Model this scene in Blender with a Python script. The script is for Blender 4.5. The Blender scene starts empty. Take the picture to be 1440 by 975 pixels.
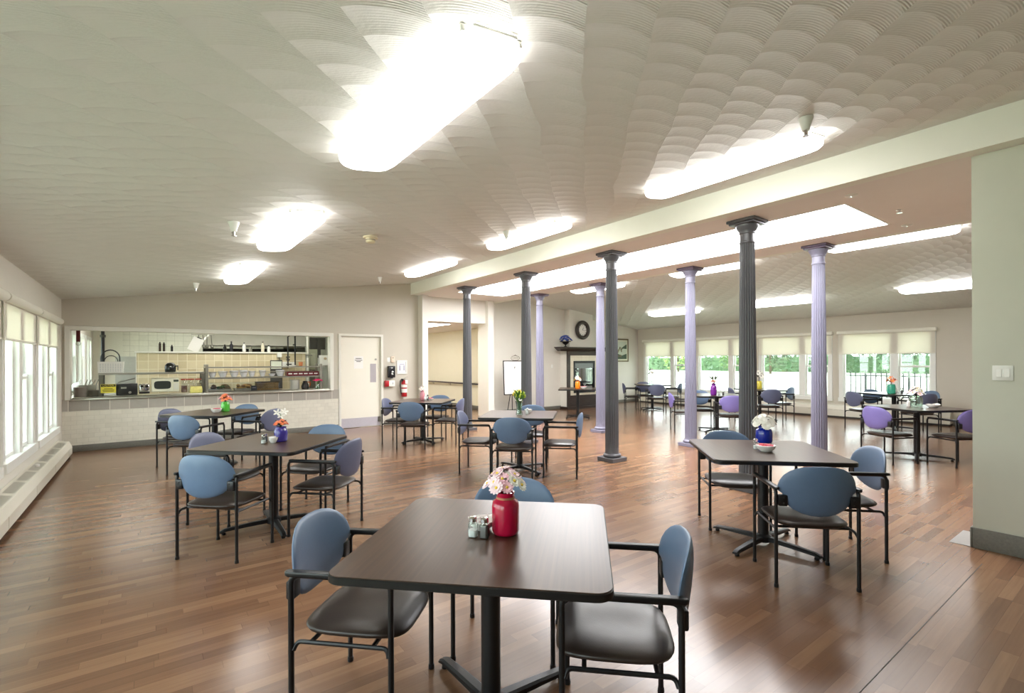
import bpy, bmesh, math, random
from mathutils import Vector, Matrix, noise
R = math.radians
random.seed(7)
sc = bpy.context.scene
COL = sc.collection

# ------------------------------------------------------------------ helpers
_jr = random.Random(99)
class MB:
    def __init__(s): s.bm = bmesh.new()
    def box(s, x0, x1, y0, y1, z0, z1, bev=0.0, seg=2, M=None):
        e = [_jr.uniform(.00008, .0004) if v > .004 else 0 for v in (x1-x0, x1-x0, y1-y0, y1-y0, z1-z0, z1-z0)]
        x0 += e[0]; x1 -= e[1]; y0 += e[2]; y1 -= e[3]; z0 += e[4]; z1 -= e[5]
        r = bmesh.ops.create_cube(s.bm, size=1.0)
        vs = r['verts']
        for v in vs:
            v.co = Vector(((x0+x1)/2+v.co.x*(x1-x0), (y0+y1)/2+v.co.y*(y1-y0), (z0+z1)/2+v.co.z*(z1-z0)))
        if bev > 0:
            es = list({e for v in vs for e in v.link_edges})
            rr = bmesh.ops.bevel(s.bm, geom=es, offset=bev, segments=seg, affect='EDGES', profile=0.5)
            vs = list({v for f in rr['faces'] for v in f.verts} | {v for v in vs if v.is_valid})
        if M is not None:
            for v in vs: v.co = M @ v.co
        return s
    def tube(s, pts, r, seg=10, closed=False, cap=True, r1=None):
        pts = [Vector(p) for p in pts]
        n = len(pts); rings = []
        up = None
        for i in range(n):
            if closed: t = pts[(i+1) % n]-pts[i-1]
            else: t = pts[min(i+1, n-1)]-pts[max(i-1, 0)]
            t.normalize()
            if up is None:
                up = t.orthogonal().normalized()
            else:
                up = (up-t*up.dot(t)).normalized()
            b = t.cross(up)
            rr = r if r1 is None else r+(r1-r)*i/(n-1)
            if not closed and 0 < i < n-1:
                d1 = (pts[i]-pts[i-1]).normalized()
                k = max(0.5, d1.dot(t)); rr = rr/k if k < 1 else rr
            rings.append([s.bm.verts.new(pts[i]+(up*math.cos(a)+b*math.sin(a))*rr) for a in [2*math.pi*j/seg for j in range(seg)]])
        m = n if closed else n-1
        for i in range(m):
            A, B = rings[i], rings[(i+1) % n]
            for j in range(seg):
                s.bm.faces.new((A[j], A[(j+1) % seg], B[(j+1) % seg], B[j]))
        if cap and not closed:
            s.bm.faces.new(rings[0][::-1]); s.bm.faces.new(rings[-1])
        return s
    def lathe(s, prof, seg=24, c=(0, 0, 0), flute=0, fd=0.0, frange=None, cap=True):
        rings = []
        for (r, z) in prof:
            ring = []
            for j in range(seg):
                a = 2*math.pi*j/seg
                rr = r
                if flute and frange and frange[0] <= z <= frange[1]:
                    ph = (j*flute/seg) % 1.0
                    rr = r-fd*max(0.0, math.sin(math.pi*min(1, max(0, (ph-0.12)/0.76))))**0.6
                ring.append(s.bm.verts.new((c[0]+rr*math.cos(a), c[1]+rr*math.sin(a), c[2]+z)))
            rings.append(ring)
        for A, B in zip(rings, rings[1:]):
            for j in range(seg):
                s.bm.faces.new((A[j], A[(j+1) % seg], B[(j+1) % seg], B[j]))
        if cap and prof[0][0] > 1e-5: s.bm.faces.new(rings[0][::-1])
        if cap and prof[-1][0] > 1e-5: s.bm.faces.new(rings[-1])
        return s
    def ball(s, c, r, u=12, v=8, M=None):
        if not hasattr(r, '__len__'): r = (r, r, r)
        q = bmesh.ops.create_uvsphere(s.bm, u_segments=u, v_segments=v, radius=1.0)
        for w in q['verts']:
            p = Vector((w.co.x*r[0], w.co.y*r[1], w.co.z*r[2]))
            if M is not None: p = M @ p
            w.co = p+Vector(c)
        return s
    def prism(s, out, z0, z1, bev=0.0, axis='z'):
        n = len(out)
        def P(x, y, z):
            return (x, y, z) if axis == 'z' else ((x, z, y) if axis == 'y' else (z, x, y))
        a = [s.bm.verts.new(P(x, y, z0)) for x, y in out]
        b = [s.bm.verts.new(P(x, y, z1)) for x, y in out]
        fs = [s.bm.faces.new(a[::-1]), s.bm.faces.new(b)]
        for i in range(n):
            fs.append(s.bm.faces.new((a[i], a[(i+1) % n], b[(i+1) % n], b[i])))
        if bev:
            es = list({e for v in a+b for e in v.link_edges if not (e.verts[0] in a and e.verts[1] in b) and not (e.verts[0] in b and e.verts[1] in a)})
            bmesh.ops.bevel(s.bm, geom=es, offset=bev, segments=3, affect='EDGES', profile=0.5)
        return s
    def pillow(s, out, fn, rings=7):
        """closed cushion: out=[(u,v)], fn(u,v,k,side)->xyz, k=0 rim .. 1 centre"""
        n = len(out)
        cu = sum(p[0] for p in out)/n; cv = sum(p[1] for p in out)/n
        ks = [1-math.cos(math.pi/2*i/rings) for i in range(rings)]
        def ring(k, side):
            return [s.bm.verts.new(fn(cu+(u-cu)*(1-k), cv+(v-cv)*(1-k), k, side)) for u, v in out]
        rim = ring(0, 0)
        for side in (1, -1):
            prev = rim
            for i in range(1, rings):
                cur = ring(ks[i]**1.0*0.97, side)
                for j in range(n):
                    q = (prev[j], prev[(j+1) % n], cur[(j+1) % n], cur[j])
                    s.bm.faces.new(q if side == 1 else q[::-1])
                prev = cur
            c = s.bm.verts.new(fn(cu, cv, 1, side))
            for j in range(n):
                q = (prev[j], prev[(j+1) % n], c)
                s.bm.faces.new(q if side == 1 else q[::-1])
        return s
    def quad(s, a, b, c, d):
        s.bm.faces.new([s.bm.verts.new(p) for p in (a, b, c, d)]); return s
    def build(s, name, mat, parent=None, smooth=True, ang=38, loc=None):
        bmesh.ops.recalc_face_normals(s.bm, faces=s.bm.faces)
        me = bpy.data.meshes.new(name); s.bm.to_mesh(me); s.bm.free()
        if smooth:
            me.polygons.foreach_set('use_smooth', [True]*len(me.polygons))
            me.set_sharp_from_angle(angle=R(ang))
        me.materials.append(mat)
        o = bpy.data.objects.new(name, me); COL.objects.link(o)
        if parent is not None: o.parent = parent
        if loc: o.location = loc
        return o

def tag(o, label, cat, group=None):
    o['label'] = label; o['category'] = cat; o['kind'] = 'thing'
    if group: o['group'] = group
    return o
def thing(name, label, cat, loc=(0, 0, 0), rz=0.0, group=None):
    o = bpy.data.objects.new(name, None); COL.objects.link(o)
    o.empty_display_size = 0.1
    o.location = loc; o.rotation_euler = (0, 0, rz)
    return tag(o, label, cat, group)
def struct(o):
    if o.parent is None: o['kind'] = 'structure'
    return o
def copy_tree(o, parent=None):
    c = o.copy(); COL.objects.link(c)
    if parent is not None: c.parent = parent
    for ch in list(o.children): copy_tree(ch, c)
    return c
def dup(root, loc, rz, label, group=None):
    r = copy_tree(root); r.location = loc; r.rotation_euler = (0, 0, rz); r['label'] = label
    if group: r['group'] = group
    return r
def bend(p0, p1, p2, rad, n=5):
    """points rounding corner p1"""
    p0, p1, p2 = Vector(p0), Vector(p1), Vector(p2)
    a = (p0-p1).normalized(); b = (p2-p1).normalized()
    out = []
    for i in range(n+1):
        t = i/n
        q = (p1+a*rad)*(1-t)**2+p1*2*t*(1-t)+(p1+b*rad)*t*t
        out.append(tuple(q))
    return out
def text(body, size, mat, parent, loc, rot, name='lettering', ext=0.0008, align='CENTER'):
    cu = bpy.data.curves.new(name, 'FONT'); cu.body = body; cu.size = size; cu.extrude = ext
    cu.align_x = align; cu.align_y = 'CENTER'
    cu.materials.append(mat)
    tmp = bpy.data.objects.new(name, cu); COL.objects.link(tmp)
    bpy.context.view_layer.update()
    me = bpy.data.meshes.new_from_object(tmp.evaluated_get(bpy.context.evaluated_depsgraph_get()))
    bpy.data.objects.remove(tmp)
    o = bpy.data.objects.new(name, me); COL.objects.link(o)
    if not me.materials: me.materials.append(mat)
    o.location = loc; o.rotation_euler = rot
    if parent is not None: o.parent = parent
    return o

# ------------------------------------------------------------------ materials
def nodes(name):
    m = bpy.data.materials.new(name); m.use_nodes = True
    nt = m.node_tree; b = nt.nodes['Principled BSDF']
    return m, nt, b
def link(nt, a, ao, b, bi): nt.links.new(a.outputs[ao], b.inputs[bi])
def lin(c):
    return tuple(((v/255)/12.92 if v/255 <= .04045 else ((v/255+.055)/1.055)**2.4) for v in c)+(1,)
def mat(name, srgb, rough=.5, metal=0, var=.06, scale=30, bump=0.0, bscale=120, coat=0, spec=.5, **kw):
    m, nt, b = nodes(name)
    c = lin(srgb)
    no = nt.nodes.new('ShaderNodeTexNoise'); no.inputs['Scale'].default_value = scale; no.inputs['Detail'].default_value = 3
    tc = nt.nodes.new('ShaderNodeTexCoord'); link(nt, tc, 'Object', no, 'Vector')
    mx = nt.nodes.new('ShaderNodeMix'); mx.data_type = 'RGBA'
    mx.inputs['A'].default_value = tuple(v*(1-var) for v in c[:3])+(1,)
    mx.inputs['B'].default_value = tuple(min(1, v*(1+var)) for v in c[:3])+(1,)
    link(nt, no, 'Fac', mx, 'Factor'); link(nt, mx, 'Result', b, 'Base Color')
    b.inputs['Roughness'].default_value = rough; b.inputs['Metallic'].default_value = metal
    b.inputs['Coat Weight'].default_value = coat; b.inputs['Specular IOR Level'].default_value = spec
    if bump:
        n2 = nt.nodes.new('ShaderNodeTexNoise'); n2.inputs['Scale'].default_value = bscale
        link(nt, tc, 'Object', n2, 'Vector')
        bp = nt.nodes.new('ShaderNodeBump'); bp.inputs['Strength'].default_value = bump; bp.inputs['Distance'].default_value = .002
        link(nt, n2, 'Fac', bp, 'Height'); link(nt, bp, 'Normal', b, 'Normal')
    for k, v in kw.items(): b.inputs[k.replace('_', ' ')].default_value = v
    return m
def emis(name, col, strength, base=(240, 240, 235)):
    m, nt, b = nodes(name)
    b.inputs['Base Color'].default_value = lin(base)
    b.inputs['Emission Color'].default_value = tuple(col)+(1,)
    b.inputs['Emission Strength'].default_value = strength
    return m
def glassmat(name, tint=(1, 1, 1), rough=.02, mixf=.06):
    """thin clear sheet: mostly lets light straight through, plus a glossy reflection"""
    m, nt, b = nodes(name)
    nt.nodes.remove(b)
    out = nt.nodes['Material Output']
    tr = nt.nodes.new('ShaderNodeBsdfTransparent'); tr.inputs['Color'].default_value = tuple(tint)+(1,)
    gl = nt.nodes.new('ShaderNodeBsdfGlossy'); gl.inputs['Roughness'].default_value = rough
    fr = nt.nodes.new('ShaderNodeLayerWeight'); fr.inputs['Blend'].default_value = .25
    mu = nt.nodes.new('ShaderNodeMath'); mu.operation = 'MULTIPLY_ADD'; mu.inputs[1].default_value = .5; mu.inputs[2].default_value = mixf
    link(nt, fr, 'Fresnel', mu, 0)
    mx = nt.nodes.new('ShaderNodeMixShader'); link(nt, mu, 'Value', mx, 'Fac')
    link(nt, tr, 'BSDF', mx, 1); link(nt, gl, 'BSDF', mx, 2); link(nt, mx, 'Shader', out, 'Surface')
    return m

def M_(nt, op, a=None, b=None, c=None):
    n = nt.nodes.new('ShaderNodeMath'); n.operation = op
    for i, v in enumerate((a, b, c)):
        if v is None: continue
        if isinstance(v, (int, float)): n.inputs[i].default_value = v
        else: nt.links.new(v, n.inputs[i])
    return n.outputs[0]

def floor_material():
    m, nt, b = nodes('wood_strip_floor')
    geo = nt.nodes.new('ShaderNodeNewGeometry'); sep = nt.nodes.new('ShaderNodeSeparateXYZ'); link(nt, geo, 'Position', sep, 0)
    X, Y = sep.outputs[0], sep.outputs[1]
    W = .068
    v = M_(nt, 'DIVIDE', Y, W); row = M_(nt, 'FLOOR', v)
    wn = nt.nodes.new('ShaderNodeTexWhiteNoise'); wn.noise_dimensions = '1D'; nt.links.new(row, wn.inputs['W'])
    u = M_(nt, 'ADD', M_(nt, 'DIVIDE', X, .52), M_(nt, 'MULTIPLY', wn.outputs['Value'], 7.3)); cell = M_(nt, 'FLOOR', u)
    cmb = nt.nodes.new('ShaderNodeCombineXYZ'); nt.links.new(cell, cmb.inputs[0]); nt.links.new(row, cmb.inputs[1])
    wn2 = nt.nodes.new('ShaderNodeTexWhiteNoise'); wn2.noise_dimensions = '2D'; link(nt, cmb, 0, wn2, 'Vector')
    # grain stretched along X, shifted per strip
    cg = nt.nodes.new('ShaderNodeCombineXYZ')
    nt.links.new(M_(nt, 'MULTIPLY', X, 3.0), cg.inputs[0]); nt.links.new(M_(nt, 'MULTIPLY', Y, 55.0), cg.inputs[1])
    nt.links.new(M_(nt, 'MULTIPLY', wn2.outputs['Value'], 40.0), cg.inputs[2])
    ng = nt.nodes.new('ShaderNodeTexNoise'); ng.inputs['Scale'].default_value = 1.0; ng.inputs['Detail'].default_value = 4
    link(nt, cg, 0, ng, 'Vector')
    ramp = nt.nodes.new('ShaderNodeValToRGB')
    ramp.color_ramp.elements[0].color = lin(FLOOR_D); ramp.color_ramp.elements[1].color = lin(FLOOR_L)
    e = ramp.color_ramp.elements.new(.5); e.color = lin(FLOOR_M)
    mixv = M_(nt, 'ADD', M_(nt, 'MULTIPLY', wn2.outputs['Value'], .5), M_(nt, 'ADD', M_(nt, 'MULTIPLY', ng.outputs['Fac'], .36), .07))
    nt.links.new(mixv, ramp.inputs['Fac'])
    # fine joints
    fv = M_(nt, 'FRACT', v); fu = M_(nt, 'FRACT', u)
    ja = M_(nt, 'LESS_THAN', fv, .03); jb = M_(nt, 'LESS_THAN', fu, .006); j = M_(nt, 'MAXIMUM', ja, jb)
    mx = nt.nodes.new('ShaderNodeMix'); mx.data_type = 'RGBA'; mx.blend_type = 'MULTIPLY'
    nt.links.new(M_(nt, 'MULTIPLY', j, .3), mx.inputs['Factor']); link(nt, ramp, 'Color', mx, 'A'); mx.inputs['B'].default_value = (.25, .2, .18, 1)
    link(nt, mx, 'Result', b, 'Base Color')
    # long soft waviness so reflections spread
    n3 = nt.nodes.new('ShaderNodeTexNoise'); n3.inputs['Scale'].default_value = 7
    link(nt, geo, 'Position', n3, 'Vector')
    h = M_(nt, 'MULTIPLY', n3.outputs['Fac'], .9)
    h = M_(nt, 'SUBTRACT', h, M_(nt, 'MULTIPLY', j, .15))
    bp = nt.nodes.new('ShaderNodeBump'); bp.inputs['Strength'].default_value = .12; bp.inputs['Distance'].default_value = .003
    nt.links.new(h, bp.inputs['Height']); link(nt, bp, 'Normal', b, 'Normal')
    nt.links.new(M_(nt, 'ADD', M_(nt, 'MULTIPLY', ng.outputs['Fac'], .08), .2), b.inputs['Roughness'])
    b.inputs['Specular IOR Level'].default_value = .55
    return m

def ceiling_material(name, srgb):
    """trowel-swirled plaster: rows of overlapping fan strokes set at 45 degrees"""
    m, nt, b = nodes(name)
    geo = nt.nodes.new('ShaderNodeNewGeometry'); sep = nt.nodes.new('ShaderNodeSeparateXYZ'); link(nt, geo, 'Position', sep, 0)
    X, Y = sep.outputs[0], sep.outputs[1]
    nz = nt.nodes.new('ShaderNodeTexNoise'); nz.inputs['Scale'].default_value = 1.3; link(nt, geo, 'Position', nz, 'Vector')
    wob = M_(nt, 'MULTIPLY', M_(nt, 'SUBTRACT', nz.outputs['Fac'], .5), .12)
    A = M_(nt, 'ADD', M_(nt, 'MULTIPLY', M_(nt, 'ADD', X, Y), .7071), wob)     # along the rows
    B = M_(nt, 'ADD', M_(nt, 'MULTIPLY', M_(nt, 'SUBTRACT', X, Y), .7071), wob)
    bw, aw = .29, .19
    bb = M_(nt, 'DIVIDE', B, bw); rowi = M_(nt, 'FLOOR', bb); fu = M_(nt, 'MULTIPLY', M_(nt, 'FRACT', bb), bw)
    wn = nt.nodes.new('ShaderNodeTexWhiteNoise'); wn.noise_dimensions = '1D'; nt.links.new(rowi, wn.inputs['W'])
    fu2 = M_(nt, 'MULTIPLY', fu, fu)
    ac = M_(nt, 'ADD', M_(nt, 'SUBTRACT', A, M_(nt, 'MULTIPLY', fu2, 2.6)), wn.outputs['Value'])
    aa = M_(nt, 'DIVIDE', ac, aw); fa = M_(nt, 'FRACT', aa)
    fv = M_(nt, 'MULTIPLY', fa, aw)
    dist = M_(nt, 'SQRT', M_(nt, 'ADD', fu2, M_(nt, 'MULTIPLY', fv, fv)))
    ring = M_(nt, 'MULTIPLY', M_(nt, 'MULTIPLY', M_(nt, 'SINE', M_(nt, 'MULTIPLY', M_(nt, 'ADD', fv, M_(nt, 'MULTIPLY', fu2, .6)), 360.0)), M_(nt, 'DIVIDE', fu, bw)), .07)
    ramp = M_(nt, 'ADD', M_(nt, 'MULTIPLY', M_(nt, 'POWER', M_(nt, 'SUBTRACT', 1.0, fa), 2.6), 1.7), M_(nt, 'MULTIPLY', M_(nt, 'POWER', M_(nt, 'DIVIDE', fu, bw), 4.0), .5))
    nf = nt.nodes.new('ShaderNodeTexNoise'); nf.inputs['Scale'].default_value = 35; link(nt, geo, 'Position', nf, 'Vector')
    h = M_(nt, 'ADD', M_(nt, 'ADD', ramp, ring), M_(nt, 'MULTIPLY', nf.outputs['Fac'], .12))
    bp = nt.nodes.new('ShaderNodeBump'); bp.inputs['Strength'].default_value = 1.0; bp.inputs['Distance'].default_value = .017
    nt.links.new(h, bp.inputs['Height']); link(nt, bp, 'Normal', b, 'Normal')
    b.inputs['Base Color'].default_value = lin(srgb); b.inputs['Roughness'].default_value = .6
    return m

def tile_material(name, c1, c2, mortar, bw, bh, ms, rough=.3, offset=.0, plane='XZ', bump=.3):
    m, nt, b = nodes(name)
    geo = nt.nodes.new('ShaderNodeNewGeometry'); sep = nt.nodes.new('ShaderNodeSeparateXYZ'); link(nt, geo, 'Position', sep, 0)
    cmb = nt.nodes.new('ShaderNodeCombineXYZ')
    nt.links.new(sep.outputs[0 if plane == 'XZ' else 1], cmb.inputs[0]); nt.links.new(sep.outputs[2], cmb.inputs[1])
    br = nt.nodes.new('ShaderNodeTexBrick'); link(nt, cmb, 0, br, 'Vector')
    br.offset = offset; br.inputs['Scale'].default_value = 1
    br.inputs['Brick Width'].default_value = bw; br.inputs['Row Height'].default_value = bh; br.inputs['Mortar Size'].default_value = ms
    br.inputs['Color1'].default_value = lin(c1); br.inputs['Color2'].default_value = lin(c2); br.inputs['Mortar'].default_value = lin(mortar)
    no = nt.nodes.new('ShaderNodeTexNoise'); no.inputs['Scale'].default_value = 14; no.inputs['Detail'].default_value = 5; link(nt, geo, 'Position', no, 'Vector')
    mx = nt.nodes.new('ShaderNodeMix'); mx.data_type = 'RGBA'; mx.blend_type = 'MULTIPLY'; mx.inputs['Factor'].default_value = .35
    link(nt, br, 'Color', mx, 'A'); link(nt, no, 'Color', mx, 'B')
    cr = nt.nodes.new('ShaderNodeMapRange'); cr.inputs['To Min'].default_value = .75; cr.inputs['To Max'].default_value = 1.2; link(nt, no, 'Fac', cr, 'Value')
    nt.links.remove(mx.inputs['B'].links[0]); link(nt, cr, 'Result', mx, 'B')
    link(nt, mx, 'Result', b, 'Base Color'); b.inputs['Roughness'].default_value = rough
    bp = nt.nodes.new('ShaderNodeBump'); bp.inputs['Strength'].default_value = bump; bp.inputs['Distance'].default_value = .003; bp.invert = True
    link(nt, br, 'Fac', bp, 'Height'); link(nt, bp, 'Normal', b, 'Normal')
    return m
def wood(name, d, l, rough=.35, axis=0, sx=2.2, sy=60, coat=.0):
    m, nt, b = nodes(name)
    tc = nt.nodes.new('ShaderNodeTexCoord'); mp = nt.nodes.new('ShaderNodeMapping')
    sca = [sy, sy, sy]; sca[axis] = sx; mp.inputs['Scale'].default_value = sca
    link(nt, tc, 'Object', mp, 'Vector')
    no = nt.nodes.new('ShaderNodeTexNoise'); no.inputs['Scale'].default_value = 1; no.inputs['Detail'].default_value = 6; no.inputs['Distortion'].default_value = .4
    link(nt, mp, 'Vector', no, 'Vector')
    rp = nt.nodes.new('ShaderNodeValToRGB'); rp.color_ramp.elements[0].position = .3; rp.color_ramp.elements[1].position = .72
    rp.color_ramp.elements[0].color = lin(d); rp.color_ramp.elements[1].color = lin(l)
    link(nt, no, 'Fac', rp, 'Fac'); link(nt, rp, 'Color', b, 'Base Color')
    b.inputs['Roughness'].default_value = rough; b.inputs['Coat Weight'].default_value = coat
    return m
def sheer(name, srgb, trans):
    m, nt, b = nodes(name)
    nt.nodes.remove(b); out = nt.nodes['Material Output']
    d = nt.nodes.new('ShaderNodeBsdfDiffuse'); d.inputs['Color'].default_value = lin(srgb)
    t = nt.nodes.new('ShaderNodeBsdfTranslucent'); t.inputs['Color'].default_value = lin(srgb)
    w = nt.nodes.new('ShaderNodeTexWave'); w.inputs['Scale'].default_value = 60; w.bands_direction = 'Z'
    bp = nt.nodes.new('ShaderNodeBump'); bp.inputs['Strength'].default_value = .1; link(nt, w, 'Fac', bp, 'Height')
    link(nt, bp, 'Normal', d, 'Normal')
    mx = nt.nodes.new('ShaderNodeMixShader'); mx.inputs['Fac'].default_value = trans
    link(nt, d, 'BSDF', mx, 1); link(nt, t, 'BSDF', mx, 2); link(nt, mx, 'Shader', out, 'Surface')
    return m

FLOOR_D, FLOOR_M, FLOOR_L = (90, 64, 46), (121, 88, 65), (150, 116, 87)
WORLD_STRENGTH = 9.0
LAMP = 13.0
SKYL = 22.0
EXPOSURE = -0.1

m_floor = floor_material()
m_ceil = ceiling_material('swirled_plaster', (222, 221, 215))
m_soffit = mat('smooth_soffit_paint', (236, 230, 224), .7, var=.02, scale=3, bump=.05)
m_beam = mat('cream_beam_paint', (238, 238, 226), .6, var=.02, scale=4, bump=.05)
m_wall = mat('grey_beige_wall_paint', (198, 192, 178), .65, var=.025, scale=5, bump=.08)
m_wallw = mat('pale_wall_paint', (216, 212, 202), .65, var=.025, scale=5, bump=.08)
m_corr = mat('corridor_cream_paint', (238, 234, 214), .65, var=.02, scale=5, bump=.05)
m_stub = mat('sage_grey_wall_paint', (204, 205, 190), .65, var=.03, scale=6, bump=.15, bscale=200)
m_trim = mat('white_trim_paint', (226, 224, 214), .4, var=.02)
m_door = mat('cream_door_paint', (236, 232, 218), .45, var=.015, scale=4)
m_whitewin = mat('white_window_vinyl', (232, 233, 228), .35, var=.02)
m_glass = glassmat('window_glass', (.96, 1, .985))
m_blind = sheer('cream_roller_fabric', (240, 236, 226), .36)
m_cass = mat('white_cassette', (232, 230, 218), .4, var=.02)
m_heater = mat('cream_heater_enamel', (226, 222, 208), .38, var=.02)
m_slot = mat('dark_slot', (70, 68, 64), .7)
m_black = mat('black_powder_coat', (12, 12, 14), .4, var=.15, bump=.06, bscale=400)
m_edge = mat('black_vinyl_edge', (10, 9, 9), .38)
m_cast = mat('black_cast_base', (15, 16, 18), .4, var=.15, bump=.15, bscale=250)
m_top = wood('walnut_laminate', (58, 40, 29), (78, 55, 40), .3, 0, 1.2, 70)
m_seat = mat('dark_brown_vinyl', (46, 35, 29), .36, var=.1, bump=.12, bscale=180)
m_blue = mat('blue_vinyl', (92, 114, 142), .4, var=.05, bump=.1, bscale=200)
m_blue_shaded = mat('slate_blue_vinyl', (92, 98, 124), .4, var=.05, bump=.1, bscale=200)  # same blue vinyl, with the shade on these backs put into the colour
m_blue_warmlit = mat('violet_vinyl', (112, 102, 158), .42, var=.05, bump=.1, bscale=200)  # same blue vinyl again, purple cast of the light painted in
m_col1 = mat('charcoal_column_paint', (84, 84, 88), .33, var=.05, scale=12)  # one column paint for both rows; front row's shade is in this colour
m_col2 = mat('lavender_column_paint', (116, 114, 131), .38, var=.05, scale=12)  # same column paint, window light on the back row painted in
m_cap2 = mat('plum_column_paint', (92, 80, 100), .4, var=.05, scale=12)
m_cove = mat('grey_cove_base', (112, 110, 102), .55, var=.3, scale=60)
m_tilew = tile_material('white_wall_tile', (226, 222, 208), (219, 215, 201), (209, 205, 191), .15, .075, .003, .25, .5, bump=.12)
m_tileg = tile_material('grey_stone_tile', (176, 170, 160), (158, 153, 145), (212, 207, 196), .27, .9, .006, .45, 0)
m_tileb = tile_material('beige_wall_tile', (214, 202, 168), (194, 180, 144), (226, 218, 192), .17, .17, .006, .35, 0)
m_tilek = tile_material('kitchen_glossy_tile', (222, 222, 208), (214, 214, 200), (190, 190, 176), .2, .15, .004, .12, 0)
m_hearthtile = tile_material('cream_marble_tile', (222, 214, 192), (212, 203, 180), (190, 182, 160), .32, .32, .003, .3, 0)
m_steel = mat('brushed_steel', (176, 174, 164), .3, metal=.9, var=.12, scale=9)
m_steeld = mat('dull_steel', (120, 118, 110), .4, metal=.85, var=.15, scale=12)
m_darkwood = wood('dark_stained_wood', (38, 27, 22), (58, 43, 35), .4, 0, 3, 40)
m_white = mat('white_ceramic', (236, 234, 228), .25, var=.02)
m_plastic = mat('white_plastic', (232, 232, 226), .4, var=.02)
m_paper = mat('white_paper', (240, 238, 234), .8, var=.01)
m_ink = mat('faded_ink', (110, 112, 120), .8)
m_inkd = mat('dark_ink', (40, 40, 44), .8)
m_red = mat('red_enamel', (170, 24, 34), .35, var=.08)
m_chrome = mat('chrome', (220, 220, 220), .12, metal=1, var=.03)
m_salt = mat('salt_grains', (240, 240, 238), .8, var=.05, scale=300)
m_pepper = mat('pepper_grains', (96, 92, 90), .8, var=.4, scale=300)
m_clear = glassmat('clear_glass', (.93, .96, .95), .02, .1)
m_water = glassmat('vase_glass', (.86, .93, .88), .02, .12)
m_leaf = mat('green_leaf', (70, 120, 40), .5, var=.3, scale=40)
m_leafd = mat('dark_stem', (44, 50, 34), .6, var=.3, scale=40)
m_ypet = mat('yellow_centre', (232, 200, 70), .6, var=.15, scale=200)
PET = {k: mat(k+'_petal', c, .6, var=.08, scale=60) for k, c in dict(pink=(240, 192, 204), palepink=(244, 220, 226), coral=(240, 140, 104), white=(244, 242, 234), orange=(238, 128, 84), magenta=(214, 50, 110), yellow=(236, 210, 90), blue=(66, 88, 168), green=(170, 190, 60), dark=(70, 52, 60)).items()}
def glazed(n, c): return mat(n, c, .18, var=.06, coat=.4, scale=10)

# ------------------------------------------------------------------ room shell
XL, XR, YK = -1.16, 14.5, 11.05
SLL = .1314
zl = lambda x: 2.56+(x-XL)*SLL
zr = lambda x: 3.38-(x-7.83)*.1124
SOF = 3.11
def slab_floor():
    b = MB(); b.box(-1.5, 15.0, -4.2, 20.5, -.15, 0)
    return struct(b.build('floor', m_floor, smooth=False))
slab_floor()
def sloped(name, x0, x1, y0, y1, fz, th, m):
    b = MB()
    b.prism([(x0, fz(x0)), (x1, fz(x1)), (x1, fz(x1)+th), (x0, fz(x0)+th)], y0, y1, axis='y')
    return struct(b.build(name, m, smooth=False))
sloped('ceiling', -1.45, 5.2, -4.2, 11.35, zl, .15, m_ceil)
sloped('ceiling_far', 7.75, 14.9, -2.2, 12.3, zr, .15, m_ceil)
# flat soffit between the two beams, open where the skylight is
b = MB()
SX0, SX1, SY0, SY1 = 5.80, 7.13, 2.03, 10.02
b.box(5.26, SX0, -4.2, 11.6, SOF, SOF+.2); b.box(SX1, 7.69, -4.2, 11.6, SOF, SOF+.2)
b.box(SX0, SX1, -4.2, SY0, SOF, SOF+.2); b.box(SX0, SX1, SY1, 11.6, SOF, SOF+.2)
struct(b.build('ceiling_soffit', m_soffit, smooth=False))
b = MB(); b.box(5.12, 5.26, -4.2, YK, SOF, 3.6); struct(b.build('beam', m_beam, smooth=False))
b = MB(); b.box(7.69, 7.83, -4.2, 11.6, SOF, 3.6); struct(b.build('beam_far', m_beam, smooth=False))
m_sky = emis('skylight_diffuser', (.98, .985, 1.0), SKYL)
b = MB(); b.box(SX0+.001, SX1-.001, SY0+.001, SY1-.001, SOF+.012, SOF+.03)
o = struct(b.build('window_skylight', m_sky, smooth=False))
b = MB()
for (x0, x1, y0, y1) in ((SX0, SX0+.025, SY0, SY1), (SX1-.025, SX1, SY0, SY1), (SX0, SX1, SY0, SY0+.025), (SX0, SX1, SY1-.025, SY1)):
    b.box(x0, x1, y0, y1, SOF-.002, SOF+.012)
struct(b.build('trim_skylight', m_trim, smooth=False))

# left window wall
LW = [(-.4, 1.2), (1.4, 3.0), (3.2, 4.8), (5.05, 6.6), (6.85, 8.42), (8.66, 10.35)]
b = MB(); XO = XL-.2
b.box(XO, XL, -4.2, 17.0, -.1, .46); b.box(XO, XL, -4.2, 17.0, 2.14, 2.9)
KW = [(11.6, 12.9), (13.2, 14.6), (14.9, 16.2)]
prev = -4.2
for y0, y1 in LW+KW:
    b.box(XO, XL, prev, y0, .46, 2.14); prev = y1
b.box(XO, XL, prev, 17.0, .46, 2.14)
struct(b.build('wall_left', m_wallw, smooth=False))
# right window wall
RW = [(3.33, 5.22), (5.45, 7.32), (7.52, 9.38), (9.58, 11.5)]
b = MB(); XRO = XR+.2
b.box(XR, XRO, -2.2, 12.2, -.1, .46); b.box(XR, XRO, -2.2, 12.2, 2.2, 3.0)
prev = -2.2
for y0, y1 in RW:
    b.box(XR, XRO, prev, y0, .46, 2.2); prev = y1
b.box(XR, XRO, prev, 12.2, .46, 2.2)
struct(b.build('wall_right', m_wall, smooth=False))

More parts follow.
